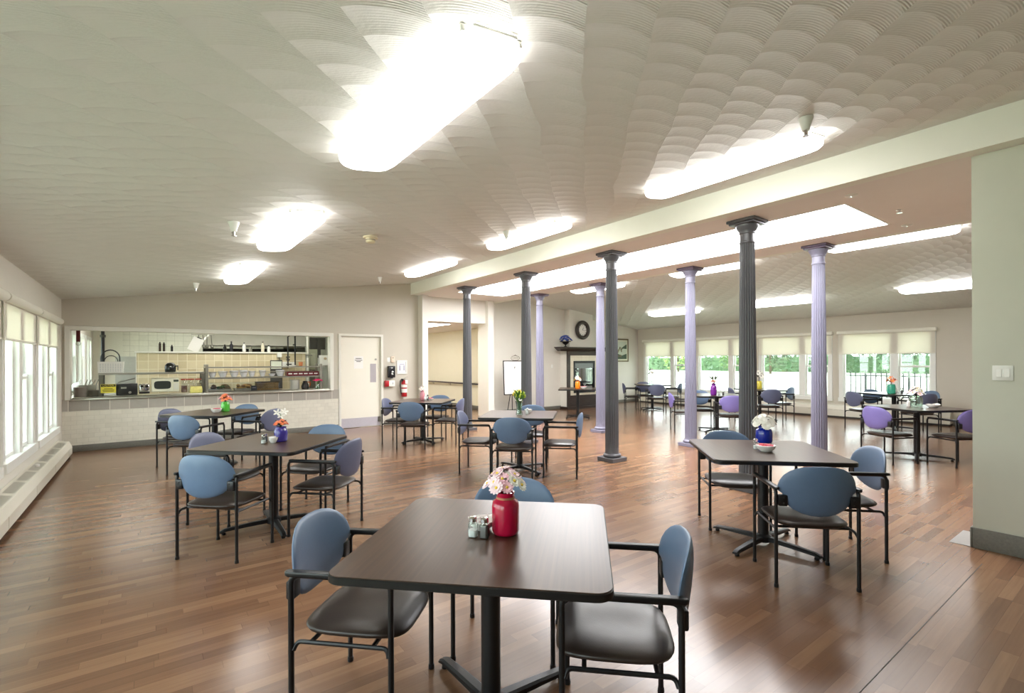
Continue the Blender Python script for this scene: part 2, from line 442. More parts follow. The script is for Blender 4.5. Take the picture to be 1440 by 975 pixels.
def window(i, xw, sgn, y0, y1, z0, z1, mull, far_sash=False, rail=1.325):
    """sgn=+1: inside is towards -X (right wall); -1: inside towards +X"""
    root = bpy.data.objects.new('window_%d' % i, None); COL.objects.link(root); root['kind'] = 'structure'
    def bx(b, a0, a1, yy0, yy1, zz0, zz1, bev=.004):
        x0, x1 = sorted((xw+sgn*a0, xw+sgn*a1)); b.box(x0, x1, yy0, yy1, zz0, zz1, bev, 1)
    b = MB()
    t = .06
    bx(b, -.02, .12, y0-.04, y0+t, z0-.03, z1+.03); bx(b, -.02, .12, y1-t, y1+.04, z0-.03, z1+.03)
    bx(b, -.02, .12, y0, y1, z1-t, z1+.03); bx(b, -.05, .12, y0-.05, y1+.05, z0-.05, z0+.05)
    bx(b, -.02, .12, mull-.075, mull+.075, z0, z1)
    b.build('window_frame', m_whitewin, root)
    (s0, s1), (p0, p1) = ((mull+.075, y1-t), (y0+t, mull-.075)) if far_sash else ((y0+t, mull-.075), (mull+.075, y1-t))
    b = MB()
    w = .035
    bx(b, .03, .075, p0, p0+w, z0+.05, z1-t); bx(b, .03, .075, p1-w, p1, z0+.05, z1-t)
    bx(b, .03, .075, p0, p1, z0+.05, z0+.05+w); bx(b, .03, .075, p0, p1, z1-t-w, z1-t)
    q = b.build('fixed_sash', m_whitewin, root)
    b = MB(); bx(b, .05, .056, p0+w-.004, p1-w+.004, z0+.05+w, z1-t-w, 0); b.build('pane', m_glass, q, smooth=False)
    b = MB()
    for (za, zb, off) in ((z0+.05, rail+.02, .03), (rail-.02, z1-t, .065)):
        bx(b, off, off+.035, s0, s0+w, za, zb); bx(b, off, off+.035, s1-w, s1, za, zb)
        bx(b, off, off+.035, s0, s1, za, za+w+.01); bx(b, off, off+.035, s0, s1, zb-w-.005, zb)
    q = b.build('hung_sash', m_whitewin, root)
    b = MB(); bx(b, .045, .05, s0+w-.004, s1-w+.004, z0+.05+w, rail, 0); b.build('pane', m_glass, q, smooth=False)
    b = MB(); bx(b, .08, .085, s0+w-.004, s1-w+.004, rail, z1-t-w, 0); b.build('pane', m_glass, q, smooth=False)
    b = MB(); bx(b, -.02, .03, (s0+s1)/2-.03, (s0+s1)/2+.03, rail+.015, rail+.04); b.build('sash_latch', m_plastic, q)
    return root
wi = 1
for y0, y1 in LW:
    window(wi, XL, -1, y0, y1, .46, 2.14, y0+.52*(y1-y0), True); wi += 1
for (y0, y1), mu in zip(RW, (4.07, 6.15, 8.22, 10.34)):
    window(wi, XR, 1, y0, y1, .46, 2.2, mu); wi += 1
for y0, y1 in KW:
    window(wi, XL, -1, y0, y1, .95, 2.1, (y0+y1)/2, True, 1.6); wi += 1

# kitchen wall with the serving opening and the door
OX0, OX1, OZ0, OZ1 = -1.05, 3.20, .90, 2.05
DX0, DX1, DZ = 3.44, 4.36, 2.07
b = MB(); TY = YK+.14
b.box(XL-.2, OX0, YK, TY, .0, 3.0); b.box(OX0, OX1, YK, TY, OZ1, 3.4); b.box(OX1, DX0, YK, TY, 0, 3.4)
b.box(DX0, DX1, YK, TY, DZ, 3.5); b.box(DX1, 5.32, YK, TY, 0, 3.6); b.box(OX0, OX1, YK, TY, 0, .86)
struct(b.build('wall_back', m_wall, smooth=False))
b = MB(); b.box(XL, DX0-.06, YK-.012, YK, .10, .685); struct(b.build('trim_tile_white', m_tilew, smooth=False))
b = MB(); b.box(XL, DX0-.06, YK-.016, YK, .685, .885); struct(b.build('trim_tile_stone', m_tileg, smooth=False))
def cove(name, x0, x1, y0, y1, h=.11, m=m_cove):
    b = MB(); b.box(x0, x1, y0, y1, 0, h, .006, 2); return struct(b.build(name, m))
cove('baseboard_kitchen', XL, DX0-.06, YK-.02, YK)
cove('baseboard_back', DX1+.06, 5.31, YK-.015, YK, .1)
# frame round the serving opening
b = MB(); f = .075
b.box(OX0-f, OX0, YK-.03, TY+.01, OZ0-.03, OZ1+f, .006, 1); b.box(OX1, OX1+f, YK-.03, TY+.01, OZ0-.03, OZ1+f, .006, 1)
b.box(OX0-f, OX1+f, YK-.03, TY+.01, OZ1, OZ1+f, .006, 1)
struct(b.build('trim_serving_frame', m_trim))
# pilasters, corridor header
b = MB(); b.box(5.31, 5.46, YK-.24, YK+.3, 0, SOF); struct(b.build('trim_pilaster_near', m_wallw, smooth=False))
b = MB(); b.box(7.28, 7.46, YK-.14, 11.42, 0, SOF); struct(b.build('trim_pilaster_far', m_wallw, smooth=False))
b = MB(); b.box(5.46, 7.28, YK, YK+.14, 2.5, SOF+.1); struct(b.build('wall_header', m_wallw, smooth=False))
# corridor
b = MB(); b.box(8.15, 8.3, 11.552, 19.0, 0, 2.5); b.box(5.2, 8.3, 19.0, 19.2, 0, 2.5); b.box(5.15, 5.3, YK+.142, 19.0, 0, 2.5)
struct(b.build('wall_corridor', m_corr, smooth=False))
b = MB(); b.box(5.2, 7.3, YK+.141, 11.56, 2.503, 2.6); b.box(5.2, 8.3, 11.56, 19.2, 2.503, 2.6); struct(b.build('ceiling_corridor', m_soffit, smooth=False))
cove('baseboard_corridor', 8.13, 8.15, 11.56, 19.0, .12)
# wall left of the fireplace, wall right of the fireplace
b = MB(); b.box(7.46, 10.6, 11.4, 11.55, 0, 3.6); struct(b.build('wall_fireplace', m_wallw, smooth=False))
cove('baseboard_fireplace', 7.46, 10.3, 11.38, 11.4, .11)
b = MB(); b.box(10.6, 14.7, 11.82, 11.97, 0, 3.3); struct(b.build('wall_far', m_wallw, smooth=False))
cove('baseboard_far', 11.75, XR, 11.8, 11.82, .1)
# stub wall near the camera, walls out of view that close the room
b = MB(); b.box(5.28, 5.42, -4.2, .975, 0, SOF); struct(b.build('wall_stub', m_stub, smooth=False))
cove('baseboard_stub', 5.262, 5.28, -4.2, .975, .16)
cove('baseboard_stub_end', 5.262, 5.42, .975, .99, .16)
b = MB(); b.box(-1.4, 5.3, -4.2, -4.0, 0, 3.6); struct(b.build('wall_near', m_wall, smooth=False))
b = MB(); b.box(5.42, 14.7, -2.2, -2.0, 0, 3.6); struct(b.build('wall_near_far', m_wall, smooth=False))
cove('baseboard_right', XR-.015, XR, 2.0, 3.2, .12)
b = MB(); b.box(5.27, 5.72, .985, 1.12, 0.0005, .004, .001, 1); struct(b.build('trim_threshold', mat('grey_threshold_plate', (150, 146, 142), .6)))
b = MB()
b.box(2.3, 4.9, .853, .8568, .0003, .0008)
struct(b.build('trim_floor_seam', m_slot, smooth=False))
# kitchen room shell
b = MB(); b.box(-1.36, 4.0, 16.8, 17.0, 0, 2.7); b.box(3.75, 3.9, TY, 17.0, 0, 2.7); struct(b.build('wall_kitchen', mat('kitchen_wall_paint', (216, 216, 202), .5), smooth=False))
b = MB(); b.box(-1.4, 4.0, TY, 17.0, 2.6, 2.7); struct(b.build('ceiling_kitchen', m_soffit, smooth=False))
b = MB(); b.box(-.55, 3.75, 16.78, 16.8, 0, 2.6); struct(b.build('trim_kitchen_tile', m_tilek, smooth=False))

# ------------------------------------------------------------------ doors
d = bpy.data.objects.new('door_1', None); COL.objects.link(d); d['kind'] = 'structure'
b = MB(); b.box(DX0-.055, DX0, YK-.025, TY, 0, DZ+.055, .005, 1); b.box(DX1, DX1+.055, YK-.025, TY, 0, DZ+.055, .005, 1); b.box(DX0-.055, DX1+.055, YK-.025, TY, DZ, DZ+.055, .005, 1)
b.build('door_frame', m_trim, d)
b = MB(); b.box(DX0+.003, DX1-.003, YK+.04, YK+.085, .008, DZ-.003); leaf = b.build('door_leaf', m_door, d, smooth=False)
b = MB(); b.box(DX0+.01, DX1-.01, YK+.036, YK+.04, .012, .22); b.build('kick_plate', mat('grey_kick_plate', (196, 192, 200), .4, metal=.2), d, smooth=False)
b = MB(); b.box(DX1-.24, DX1-.1, YK+.034, YK+.04, 1.02, 1.45, .002, 1); b.build('push_plate', mat('grey_push_plate', (178, 174, 176), .4, metal=.5), d)
b = MB(); b.tube([(DX1-.11, YK+.04, 1.55), (DX1-.11, YK+.022, 1.55)], .022, 14); b.build('deadbolt', m_steel, d)
b = MB(); b.box(DX1-.06, DX1+.01, YK+.0, YK+.045, .1, .22, .004, 1); b.build('floor_closer', m_steeld, d)
n = thing('paper_notice', 'white printed paper notice taped on the cream kitchen door', 'notice', (3.85, YK+.039, 1.48))
b = MB(); b.box(-.105, .105, -.0015, 0, -.14, .14); b.build('sheet', m_paper, n, smooth=False)
b = MB()
for k, (w, z) in enumerate(((.07, .09), (.085, .05), (.05, .02))):
    b.box(-w, w, -.003, -.0015, z-.007, z+.007)
b.build('print', m_inkd, n, smooth=False)

# ------------------------------------------------------------------ blinds, heaters
def blind(name, x, sgn, y0, y1, ztop, hem, label, group):
    t = thing(name, label, 'blind', (x, (y0+y1)/2, ztop), 0, group)
    L = (y1-y0)/2
    b = MB(); prof = []
    for k in range(13):
        a = math.pi*2*k/13
        prof.append((sgn*(-.045)+.05*math.cos(a), -.05+.05*math.sin(a)))
    b.prism(prof, -L, L, axis='y'); b.build('cassette', m_cass, t)
    b = MB(); b.box(-.001-sgn*.03, .001-sgn*.03, -L+.03, L-.03, hem-ztop, -.05); b.build('fabric', m_blind, t, smooth=False)
    b = MB(); b.box(-.008-sgn*.03, .008-sgn*.03, -L+.03, L-.03, hem-ztop-.02, hem-ztop+.005, .003, 1); b.build('hem_bar', m_cass, t)
    b = MB(); b.tube([(-sgn*.05, L-.02, -.06), (-sgn*.05, L-.02, -1.0)], .003, 6); b.build('pull_chain', m_cass, t)
    return t
LBL = ['beyond the frame, by the camera', 'by the camera', 'second', 'nearest the camera in the photo', 'second from the kitchen wall', 'next to the kitchen wall']
for k, (y0, y1) in enumerate(LW):
    if k < 3: continue
    blind('roller_blind', XL, -1, y0-.1, y1+.1, 2.2, 1.745,
          {3: 'white roller blind cut by the picture edge on the heater-lined window wall', 4: 'white roller blind, second from the kitchen opening on the left window wall', 5: 'white roller blind beside the corner with the kitchen opening'}[k], 'roller blinds on the left window wall')
for k, (y0, y1) in enumerate(RW):
    blind('roller_blind', XR, 1, y0-.06, y1+.06, 2.235, 1.65,
          ['cream roller blind on the window showing the black picket fence', 'cream roller blind on the third far window from the corner, behind the yellow vase',
           'cream roller blind on the window behind the purple vase', 'cream roller blind on the window beside the far corner'][k], 'roller blinds on the far window wall')
def heater(name, x, sgn, y0, y1, h, dep, label, seg=1.35, slots='top'):
    t = thing(name, label, 'heater', (x-sgn*.004, y0, 0))
    L = y1-y0
    X = lambda a: -sgn*a
    b = MB()
    prof = [(X(0), .06), (X(dep), .045), (X(dep), h-.085), (X(dep-.035), h), (X(0), h+.03)]
    b.prism(prof, 0, L, axis='y'); b.build('casing', m_heater, t, smooth=False)
    b = MB(); b.box(min(X(0), X(dep-.03)), max(X(0), X(dep-.03)), .02, L-.02, 0, .06); b.build('plinth', m_slot, t, smooth=False)
    b = MB(); y = .15
    if slots == 'top':
        z0, z1 = h+.03, h
        while y < L-.15:
            a0, a1 = .03, dep-.05
            zz = lambda a: h+.03-.03*a/(dep-.035)
            b.quad((X(a0), y, zz(a0)+.0015), (X(a1), y, zz(a1)+.0015), (X(a1), y+.009, zz(a1)+.0015), (X(a0), y+.009, zz(a0)+.0015))
            y += .030
            if (y % .62) > .50: y += .1
    else:
        while y < L-.15:
            b.quad((X(dep+.001), y, h-.10), (X(dep+.001), y+.09, h-.10), (X(dep-.025), y+.09, h-.025), (X(dep-.025), y, h-.025))
            y += .125
            if (y % 1.9) > 1.0: y += .8
    b.build('grille', m_slot if slots != 'top' else mat('grey_grille_slot', (128, 124, 116), .7), t, smooth=False)
    y = seg
    while y < L-.1:
        b = MB(); b.box(min(X(dep-.002), X(dep+.003)), max(X(dep-.002), X(dep+.003)), y-.02, y+.02, .05, h-.085); y += seg
        b.build('seam_strip', m_heater, t, smooth=False)
    if slots == 'top':
        b = MB(); b.tube([(X(.08), L-2.4, h+.015), (X(.08), L-2.4, h+.045)], .022, 12); b.build('damper_knob', m_plastic, t)
    return t
heater('baseboard_heater', XL, -1, -2, 10.55, .24, .17, 'long cream baseboard heater below the left windows beside the kitchen wall')
heater('baseboard_heater', XR, 1, 3.0, 11.6, .30, .24, 'long cream baseboard heater below the far windows', slots='front')

# ------------------------------------------------------------------ ceiling fixtures
m_lens = emis('acrylic_lens', (1, .99, .972), LAMP)
def make_light():
    t = thing('ceiling_light', 'x', 'light')
    W, L, H = .185, .79, .085
    b = MB(); b.box(-W+.03, W-.03, -L+.02, L-.02, -.03, 0.0, .004, 1); b.build('pan', m_plastic, t)
    prof = []
    for k in range(17):
        a = math.pi*k/16
        prof.append((W*math.copysign(abs(math.cos(a))**.6, math.cos(a)), -.02-H*math.sin(a)**.55))
    b = MB(); n = len(prof); rings = []
    for (yy, s) in [(-L, .35), (-L+.015, .7), (-L+.06, .93), (-L+.13, 1), (L-.13, 1), (L-.06, .93), (L-.015, .7), (L, .35)]:
        rings.append([b.bm.verts.new((x*s, yy, -.02+(z+.02)*(.35+.65*s))) for x, z in prof])
    for A, B in zip(rings, rings[1:]):
        for j in range(n-1): b.bm.faces.new((A[j], A[j+1], B[j+1], B[j]))
    b.bm.faces.new(rings[0]); b.bm.faces.new(rings[-1][::-1])
    b.build('lens', m_lens, t)
    for e in (-1, 1):
        b = MB(); b.box(-W*.6, W*.6, e*L-.006, e*L+.006, -.018, -.004, .003, 1); b.build('end_clip', m_plastic, t)
    return t
L0 = None
lights = [(1.15, 2.45, 0, 'large glowing ceiling light above the front table'), (1.15, 5.40, 0, 'glowing ceiling light above the table with the indigo jar'), (1.15, 8.35, 0, 'glowing ceiling light nearest the kitchen opening'),
          (4.2, 2.45, 0, 'long ceiling light alongside the cream beam, closest to the big sprinkler'), (4.2, 5.35, 0, 'middle of the ceiling lights alongside the cream beam'), (4.2, 8.25, 0, 'ceiling light at the far end of the cream beam'),
          (8.62, 2.5, 1, 'ceiling light touching the soffit edge beside the nearest lavender column'), (8.62, 5.35, 1, 'ceiling light behind the second lavender column along the soffit edge'), (8.62, 8.25, 1, 'ceiling light by the soffit edge near the fireplace clock'),
          (12.05, 2.5, 1, 'ceiling light next to the grey stub wall above the far windows'), (12.05, 5.6, 1, 'ceiling light above the far windows between charcoal and lavender columns'), (12.05, 8.55, 1, 'ceiling light near the far corner beyond the columns')]
for x, y, side, lab in lights:
    if L0 is None: o = make_light(); L0 = o; o['label'] = lab; o['group'] = 'wraparound ceiling lights'
    else: o = dup(L0, (0, 0, 0), 0, lab, 'wraparound ceiling lights')
    o.location = (x, y, (zr if side else zl)(x)-.001)
    o.rotation_euler = (0, math.atan(.1124) if side else -math.atan(SLL), 0)
def make_sprinkler():
    t = thing('fire_sprinkler', 'x', 'sprinkler')
    b = MB(); b.lathe([(.048, 0), (.048, -.01), (.04, -.03), (.028, -.07), (.024, -.09), (0, -.09)], 24); b.build('escutcheon', m_plastic, t)
    b = MB(); b.lathe([(.012, -.09), (.012, -.115), (.006, -.118), (.006, -.125), (.022, -.127), (.022, -.13), (0, -.13)], 16)
    for k in (-1, 1): b.tube([(k*.012, 0, -.09), (k*.018, 0, -.108), (k*.006, 0, -.125)], .003, 6)
    b.build('head', m_chrome, t)
    return t
sp = None
for x, y, lab in [(3.72, 1.55, 'white ceiling sprinkler beside the light along the cream beam'), (.64, 5.18, 'white ceiling sprinkler next to the light above the indigo jar table'),
                  (3.8, 5.25, 'small white sprinkler beside the middle light along the beam'), (.63, 9.52, 'small white sprinkler by the light nearest the kitchen opening'), (3.78, 9.61, 'small white sprinkler near the far end of the cream beam')]:
    if sp is None: sp = make_sprinkler(); o = sp; o['label'] = lab; o['group'] = 'ceiling sprinklers'
    else: o = dup(sp, (0, 0, 0), 0, lab, 'ceiling sprinklers')
    o.location = (x, y, zl(x)-.001)
t = thing('smoke_detector', 'cream round smoke detector on the swirled ceiling', 'detector', (2.13, 5.7, zl(2.13)))
b = MB(); b.lathe([(.085, 0), (.085, -.025), (.055, -.03), (.055, -.07), (.045, -.08), (0, -.08)], 24); b.build('housing', mat('cream_detector', (222, 210, 178), .5), t)
b = MB(); b.lathe([(.057, -.045), (.057, -.052), (.0, -.052)], 24); b.build('vent_ring', m_slot, t)
for k, (x, y, lab) in enumerate([(5.55, 1.9, 'flat white soffit sprinkler plate between beam and skylight'), (7.33, 1.93, 'flat white soffit sprinkler plate beyond the skylight corner')]):
    t = thing('ceiling_sprinkler_plate', lab, 'sprinkler', (x, y, SOF+.001), R(20))
    b = MB(); b.lathe([(.055, 0), (.055, -.006), (.04, -.012), (0, -.013)], 24); b.build('cover', m_plastic, t)
    b = MB(); b.lathe([(.012, -.012), (.010, -.02), (0, -.02)], 12); b.build('stud', m_chrome, t)
t = thing('ceiling_sprinkler', 'bare chrome sprinkler head on the flat soffit by the skylight corner', 'sprinkler', (6.51, 1.78, SOF+.001))
b = MB(); b.lathe([(.03, 0), (.03, -.006), (.012, -.01), (.012, -.03), (.028, -.034), (.028, -.037), (0, -.037)], 16); b.build('head', m_chrome, t)

# ------------------------------------------------------------------ columns
def make_column(m, mcap):
    t = thing('fluted_column', 'x', 'column')
    b = MB(); b.box(-.155, .155, -.155, .155, 0, .06, .004, 1); b.build('plinth', m, t)
    b = MB(); pr = []
    for k in range(9):
        a = -math.pi/2+math.pi*k/8; pr.append((.112+.022*math.cos(a), .085+.025*math.sin(a)))
    pr += [(.108, .115), (.105, .125), (.103, .14), (.101, .17), (.1, .19)]
    b.lathe([(.11, .06)]+pr, 40); b.build('base_ring', m, t)
    b = MB(); pr = []
    for k in range(19):
        u = k/18; z = .19+u*(SOF-.19-.27); r = .101-.021*u**1.5
        pr.append((r, z))
    z1 = pr[-1][1]
    pr = [pr[0]]+[(pr[0][0], .215)]+pr[1:-1]+[(pr[-1][0], z1-.02), pr[-1]]
    b.lathe(pr, 160, flute=20, fd=.012, frange=(.214, z1-.019)); b.build('shaft', m, t, ang=60)
    b = MB(); z = z1
    cp = [(.08, z), (.088, z+.006), (.088, z+.022), (.081, z+.028), (.08, z+.11), (.09, z+.116), (.09, z+.135), (.098, z+.15), (.118, z+.185), (.126, z+.205), (.126, z+.215), (0, z+.215)]
    b.lathe(cp, 40); b.build('capital', m, t)
    b = MB(); b.box(-.145, .145, -.145, .145, z+.213, z+.235, .004, 1); b.box(-.165, .165, -.165, .165, z+.235, SOF, .006, 1); b.build('abacus', mcap, t)
    return t
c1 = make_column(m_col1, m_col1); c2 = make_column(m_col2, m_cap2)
LABC = [['charcoal fluted column nearest, behind the table with the cobalt jar', 'charcoal fluted column with its square base in the open floor centre', 'charcoal fluted column beside the flip chart easel', 'charcoal fluted column in front of the corridor handrail'],
        ['lavender fluted column nearest the stub wall, behind the cobalt jar table', 'lavender fluted column left of the table with the purple vase', 'lavender fluted column half hidden beside the fireplace', 'slim lavender fluted column between the easel and the fireplace']]
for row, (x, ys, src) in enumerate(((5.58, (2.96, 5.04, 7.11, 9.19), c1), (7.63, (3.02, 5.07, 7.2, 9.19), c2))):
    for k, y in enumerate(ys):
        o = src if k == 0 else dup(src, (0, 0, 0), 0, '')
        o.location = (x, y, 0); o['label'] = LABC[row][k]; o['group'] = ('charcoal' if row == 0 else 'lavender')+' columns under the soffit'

# ------------------------------------------------------------------ fireplace wall
FX = 10.99
t = thing('fireplace', 'dark wood framed fireplace with cream tile surround and black firebox', 'fireplace', (FX, 11.05, 0))
b = MB(); b.box(-.70, -.64, .03, .36, 0, 1.79); b.box(.64, .70, .03, .36, 0, 1.79); b.box(-.64, .64, .30, .36, 0, 1.79); b.build('side_wall', m_wallw, t, smooth=False)
b = MB(); b.box(-.51, .51, .14, .36, 1.92, 3.45); b.build('chimney_breast', m_wallw, t, smooth=False)
b = MB(); b.box(-.72, -.6, 0, .05, .08, 1.79, .004, 1); b.box(.6, .72, 0, .05, .08, 1.79, .004, 1); b.box(-.6, .6, 0, .05, 1.66, 1.79, .004, 1); b.build('wood_frame', m_darkwood, t)
b = MB(); b.box(-.6, .6, .005, .05, .08, .43, .004, 1); b.build('lower_panel', m_darkwood, t)
b = MB(); b.box(-.74, .74, -.03, .06, 0, .085, .006, 1); b.box(-.74, -.70, .03, .36, 0, .085, .006, 1); b.build('hearth_base', m_darkwood, t)
b = MB()
b.box(-.6, -.46, .012, .05, .43, 1.66); b.box(.46, .6, .012, .05, .43, 1.66); b.box(-.46, .46, .012, .05, 1.49, 1.66); b.box(-.46, .46, .012, .05, .43, .5)
b.build('tile_surround', m_hearthtile, t, smooth=False)
b = MB()
b.box(-.46, -.41, -.01, .05, .5, 1.49, .004, 1); b.box(.41, .46, -.01, .05, .5, 1.49, .004, 1); b.box(-.46, .46, -.01, .05, 1.42, 1.49, .004, 1); b.box(-.46, .46, -.01, .05, .5, .56, .004, 1)
b.build('firebox_trim', m_black, t)
b = MB(); b.box(-.41, .41, .012, .03, 1.26, 1.42); b.build('louvre', mat('grey_louvre', (110, 112, 112), .35, metal=.7), t, smooth=False)
b = MB(); b.box(-.41, .41, .28, .295, .5, 1.42); b.box(-.41, -.4, .05, .29, .5, 1.42); b.box(.4, .41, .05, .29, .5, 1.42); b.box(-.41, .41, .05, .29, .5, .51); b.build('firebox', mat('dark_firebox', (30, 32, 34), .6), t, smooth=False)
b = MB(); b.box(-.41, .41, .03, .034, .56, 1.26); b.build('glass_door', glassmat('firebox_glass', (.55, .6, .6), .03, .22), t, smooth=False)
b = MB()
for k in range(5): b.tube([(-.24+.1*k, .2+.03*(k % 2), .56+.05*(k % 2)), (-.05+.09*k, .14+.04*(k % 3), .63+.04*(k % 3))], .03, 8)
b.build('log_set', mat('charred_logs', (58, 48, 42), .8, var=.4), t)
b = MB()
pr = [(-1.0, .1), (-1.02, -.04), (-1.12, -.08), (-1.14, -.12)]
out = [(.14, 1.79), (-.02, 1.79), (-.06, 1.82), (-.10, 1.85), (-.15, 1.875), (-.16, 1.915), (.14, 1.915)]
n_ = len(out)
A = [b.bm.verts.new((-1.16-0.0+(.10 if z < 1.86 else 0)*(1.875-z)/.085*1.6, y, z)) for y, z in out]
B = [b.bm.verts.new((1.16-(.10 if z < 1.86 else 0)*(1.875-z)/.085*1.6, y, z)) for y, z in out]
b.bm.faces.new(A); b.bm.faces.new(B[::-1])
for i in range(n_): b.bm.faces.new((A[i], A[(i+1) % n_], B[(i+1) % n_], B[i]))
b.build('mantel', m_darkwood, t, ang=25)
# clock
t = thing('wall_clock', 'round wall clock with wide dark frame above the fireplace mantel', 'clock', (FX, 11.189, 2.46))
b = MB(); b.tube([(.24*math.cos(2*math.pi*k/40), -.063, .24*math.sin(2*math.pi*k/40)) for k in range(40)], .062, 12, closed=True)
b.build('frame', mat('bronze_clock_frame', (50, 42, 36), .35, var=.25, scale=20), t)
b = MB(); b.tube([(0, 0, 0), (0, -.05, 0)], .21, 40); b.build('dial', m_white, t, ang=30)
b = MB()
for k in range(12):
    a = 2*math.pi*k/12; r0, r1 = (.13, .175)
    b.tube([(r0*math.cos(a), -.052, r0*math.sin(a)), (r1*math.cos(a), -.052, r1*math.sin(a))], .006, 5)
b.build('hour_mark', m_inkd, t)
b = MB(); b.tube([(0, -.056, 0), (.05, -.056, .085)], .006, 6); b.tube([(0, -.058, 0), (.12, -.058, -.02)], .004, 6); b.build('hand', m_inkd, t)

def blob_flower(b, c, r, n=10, layers=2, cup=.5, ax=None):
    """ring petals as flat ellipsoids"""
    ax = Vector(ax or (0, 0, 1)).normalized()
    q = ax.to_track_quat('Z', 'Y').to_matrix()
    for l in range(layers):
        for k in range(n):
            a = 2*math.pi*(k+.5*l)/n
            rr = r*(1-.28*l)
            d = Vector((math.cos(a), math.sin(a), cup+.35*l)).normalized()
            xa = d; za = (Vector((0, 0, 1))-d*d.z).normalized(); ya = za.cross(xa)
            Mx = q @ Matrix((xa, ya, za)).transposed()
            b.ball(Vector(c)+q @ (d*rr*.55), (rr*.5, rr*.24, rr*.07), 8, 5, Mx)
t = thing('flower_bowl', 'dark footed bowl of blue flowers on the fireplace mantel', 'flowers', (10.17, 11.03, 1.916))
b = MB(); b.lathe([(.055, 0), (.05, .012), (.018, .03), (.02, .06), (.08, .10), (.11, .15), (.1, .152), (.06, .1), (0, .09)], 20); b.build('bowl', m_black, t)
rnd = random.Random(3)
for k in range(16):
    a = 2*math.pi*k/16*2.4; rr = .02+.17*math.sqrt((k+.5)/16)
    b = MB(); blob_flower(b, (rr*math.cos(a), rr*math.sin(a)*.8, .17+.17*(1-(rr/.2)**2)+rnd.uniform(-.02, .02)), .07, 7, 2, .4, (math.cos(a)*rr*5, math.sin(a)*rr*5, 1)); b.build('flower', PET['blue'], t)
b = MB()
for k in range(14):
    a = 2*math.pi*k/14; b.ball((.12*math.cos(a), .1*math.sin(a), .16), (.07, .025, .012), 8, 5, Matrix.Rotation(a, 3, 'Z'))
b.build('foliage', m_leafd, t)
# framed picture on the far wall
t = thing('framed_picture', 'framed landscape print on the wall beyond the fireplace', 'picture', (13.45, 11.815, 1.86))
W, H = .5, .41
b = MB(); b.box(-W, W, -.03, 0, H-.045, H, .005, 1); b.box(-W, W, -.03, 0, -H, -H+.045, .005, 1); b.box(-W, -W+.045, -.03, 0, -H, H, .005, 1); b.box(W-.045, W, -.03, 0, -H, H, .005, 1)
b.build('frame', mat('olive_gold_frame', (108, 96, 68), .4, metal=.3), t)
b = MB(); b.box(-W+.04, W-.04, -.012, 0, -H+.04, H-.04); b.build('mat_board', mat('mat_board', (214, 214, 196), .8), t, smooth=False)
b = MB(); b.box(-W+.1, W-.1, -.016, -.011, -H+.1, H-.1); b.build('print', mat('pale_print_sky', (196, 204, 190), .7, var=.15, scale=4), t, smooth=False)
b = MB(); b.prism([(.4, .22), (.4, .05), (.2, .06), (.02, -.02), (.2, .12)], -.02, -.016, axis='y'); b.prism([(-.4, -.31), (.4, -.31), (.4, -.12), (.1, -.2), (-.1, -.1), (-.4, -.2)], -.019, -.016, axis='y')
b.build('painted_hills', mat('painted_hills', (70, 88, 72), .7, var=.3, scale=15), t, smooth=False)
rnd = random.Random(5); b = MB()
for k in range(16): b.ball((rnd.uniform(-.3, .15), -.017, rnd.uniform(-.25, .1)), (.03, .004, .05), 8, 5)
b.build('painted_figures', mat('painted_ochre', (120, 112, 86), .7, var=.4, scale=40), t)
def switch_plate(name, label, loc, rot, gangs=1, w=.072, h=.115):
    t = thing(name, label, 'switch', loc); t.rotation_euler = rot
    W = w if gangs == 1 else .118
    b = MB(); b.box(-W/2, W/2, -.006, 0, -h/2, h/2, .002, 2); b.build('plate', m_plastic, t)
    for g in range(gangs):
        x = 0 if gangs == 1 else (-.023+.046*g)
        b = MB(); b.box(x-.0165, x+.0165, -.009, -.005, -.033, .033, .0015, 1); b.build('rocker', m_white, t)
    return t
switch_plate('light_switch', 'double white rocker light switch on the sage grey stub wall', (5.28, .80, 1.39), (0, 0, R(-90)), 2)
switch_plate('light_switch', 'white light switch on the pale wall left of the fireplace', (9.95, 11.4, 1.33), (0, 0, 0))
switch_plate('light_switch', 'white light switch beside the kitchen door above the soap dispenser', (4.545, YK, 1.535), (0, 0, 0))
# ------------------------------------------------------------------ things on the kitchen wall
t = thing('thermostat', 'cream wall thermostat beside the kitchen door', 'thermostat', (4.65, YK+.003, 1.545))
b = MB(); b.box(-.045, .045, -.03, 0, -.075, .075, .012, 3); b.build('cover', mat('cream_plastic', (226, 208, 188), .4), t)
b = MB(); b.box(-.02, .02, -.032, -.029, .03, .042); b.build('display', m_inkd, t, smooth=False)
t = thing('soap_dispenser', 'black wall soap dispenser beside the kitchen door', 'dispenser', (4.595, YK, 1.26))
b = MB(); b.box(-.085, .085, -.10, 0, -.14, .135, .018, 3); b.build('housing', mat('black_gloss_plastic', (24, 23, 28), .25), t)
for z0_, z1_, x0_ in ((.08, .092, -.02), (-.05, -.03, -.015), (-.07, -.055, -.01)):
    b = MB(); b.box(x0_, x0_+.04, -.1015, -.1, z0_, z1_); b.build('printed_mark', m_plastic, t, smooth=False)
b = MB(); b.ball((.015, -.1, .0), (.025, .002, .018), 10, 6); b.build('window', m_plastic, t)
b = MB(); b.box(-.03, .03, -.095, -.03, -.16, -.135, .006, 2); b.build('nozzle', m_black, t)
t = thing('sanitizer_station', 'red and white wall box below the black soap dispenser', 'dispenser', (4.56, YK+.003, .98))
b = MB(); b.box(-.03, .12, -.08, 0, -.07, .07, .012, 2); b.build('housing', m_plastic, t)
b = MB(); b.box(-.125, -.028, -.085, 0, -.072, .072, .014, 2); b.build('red_cover', m_red, t)
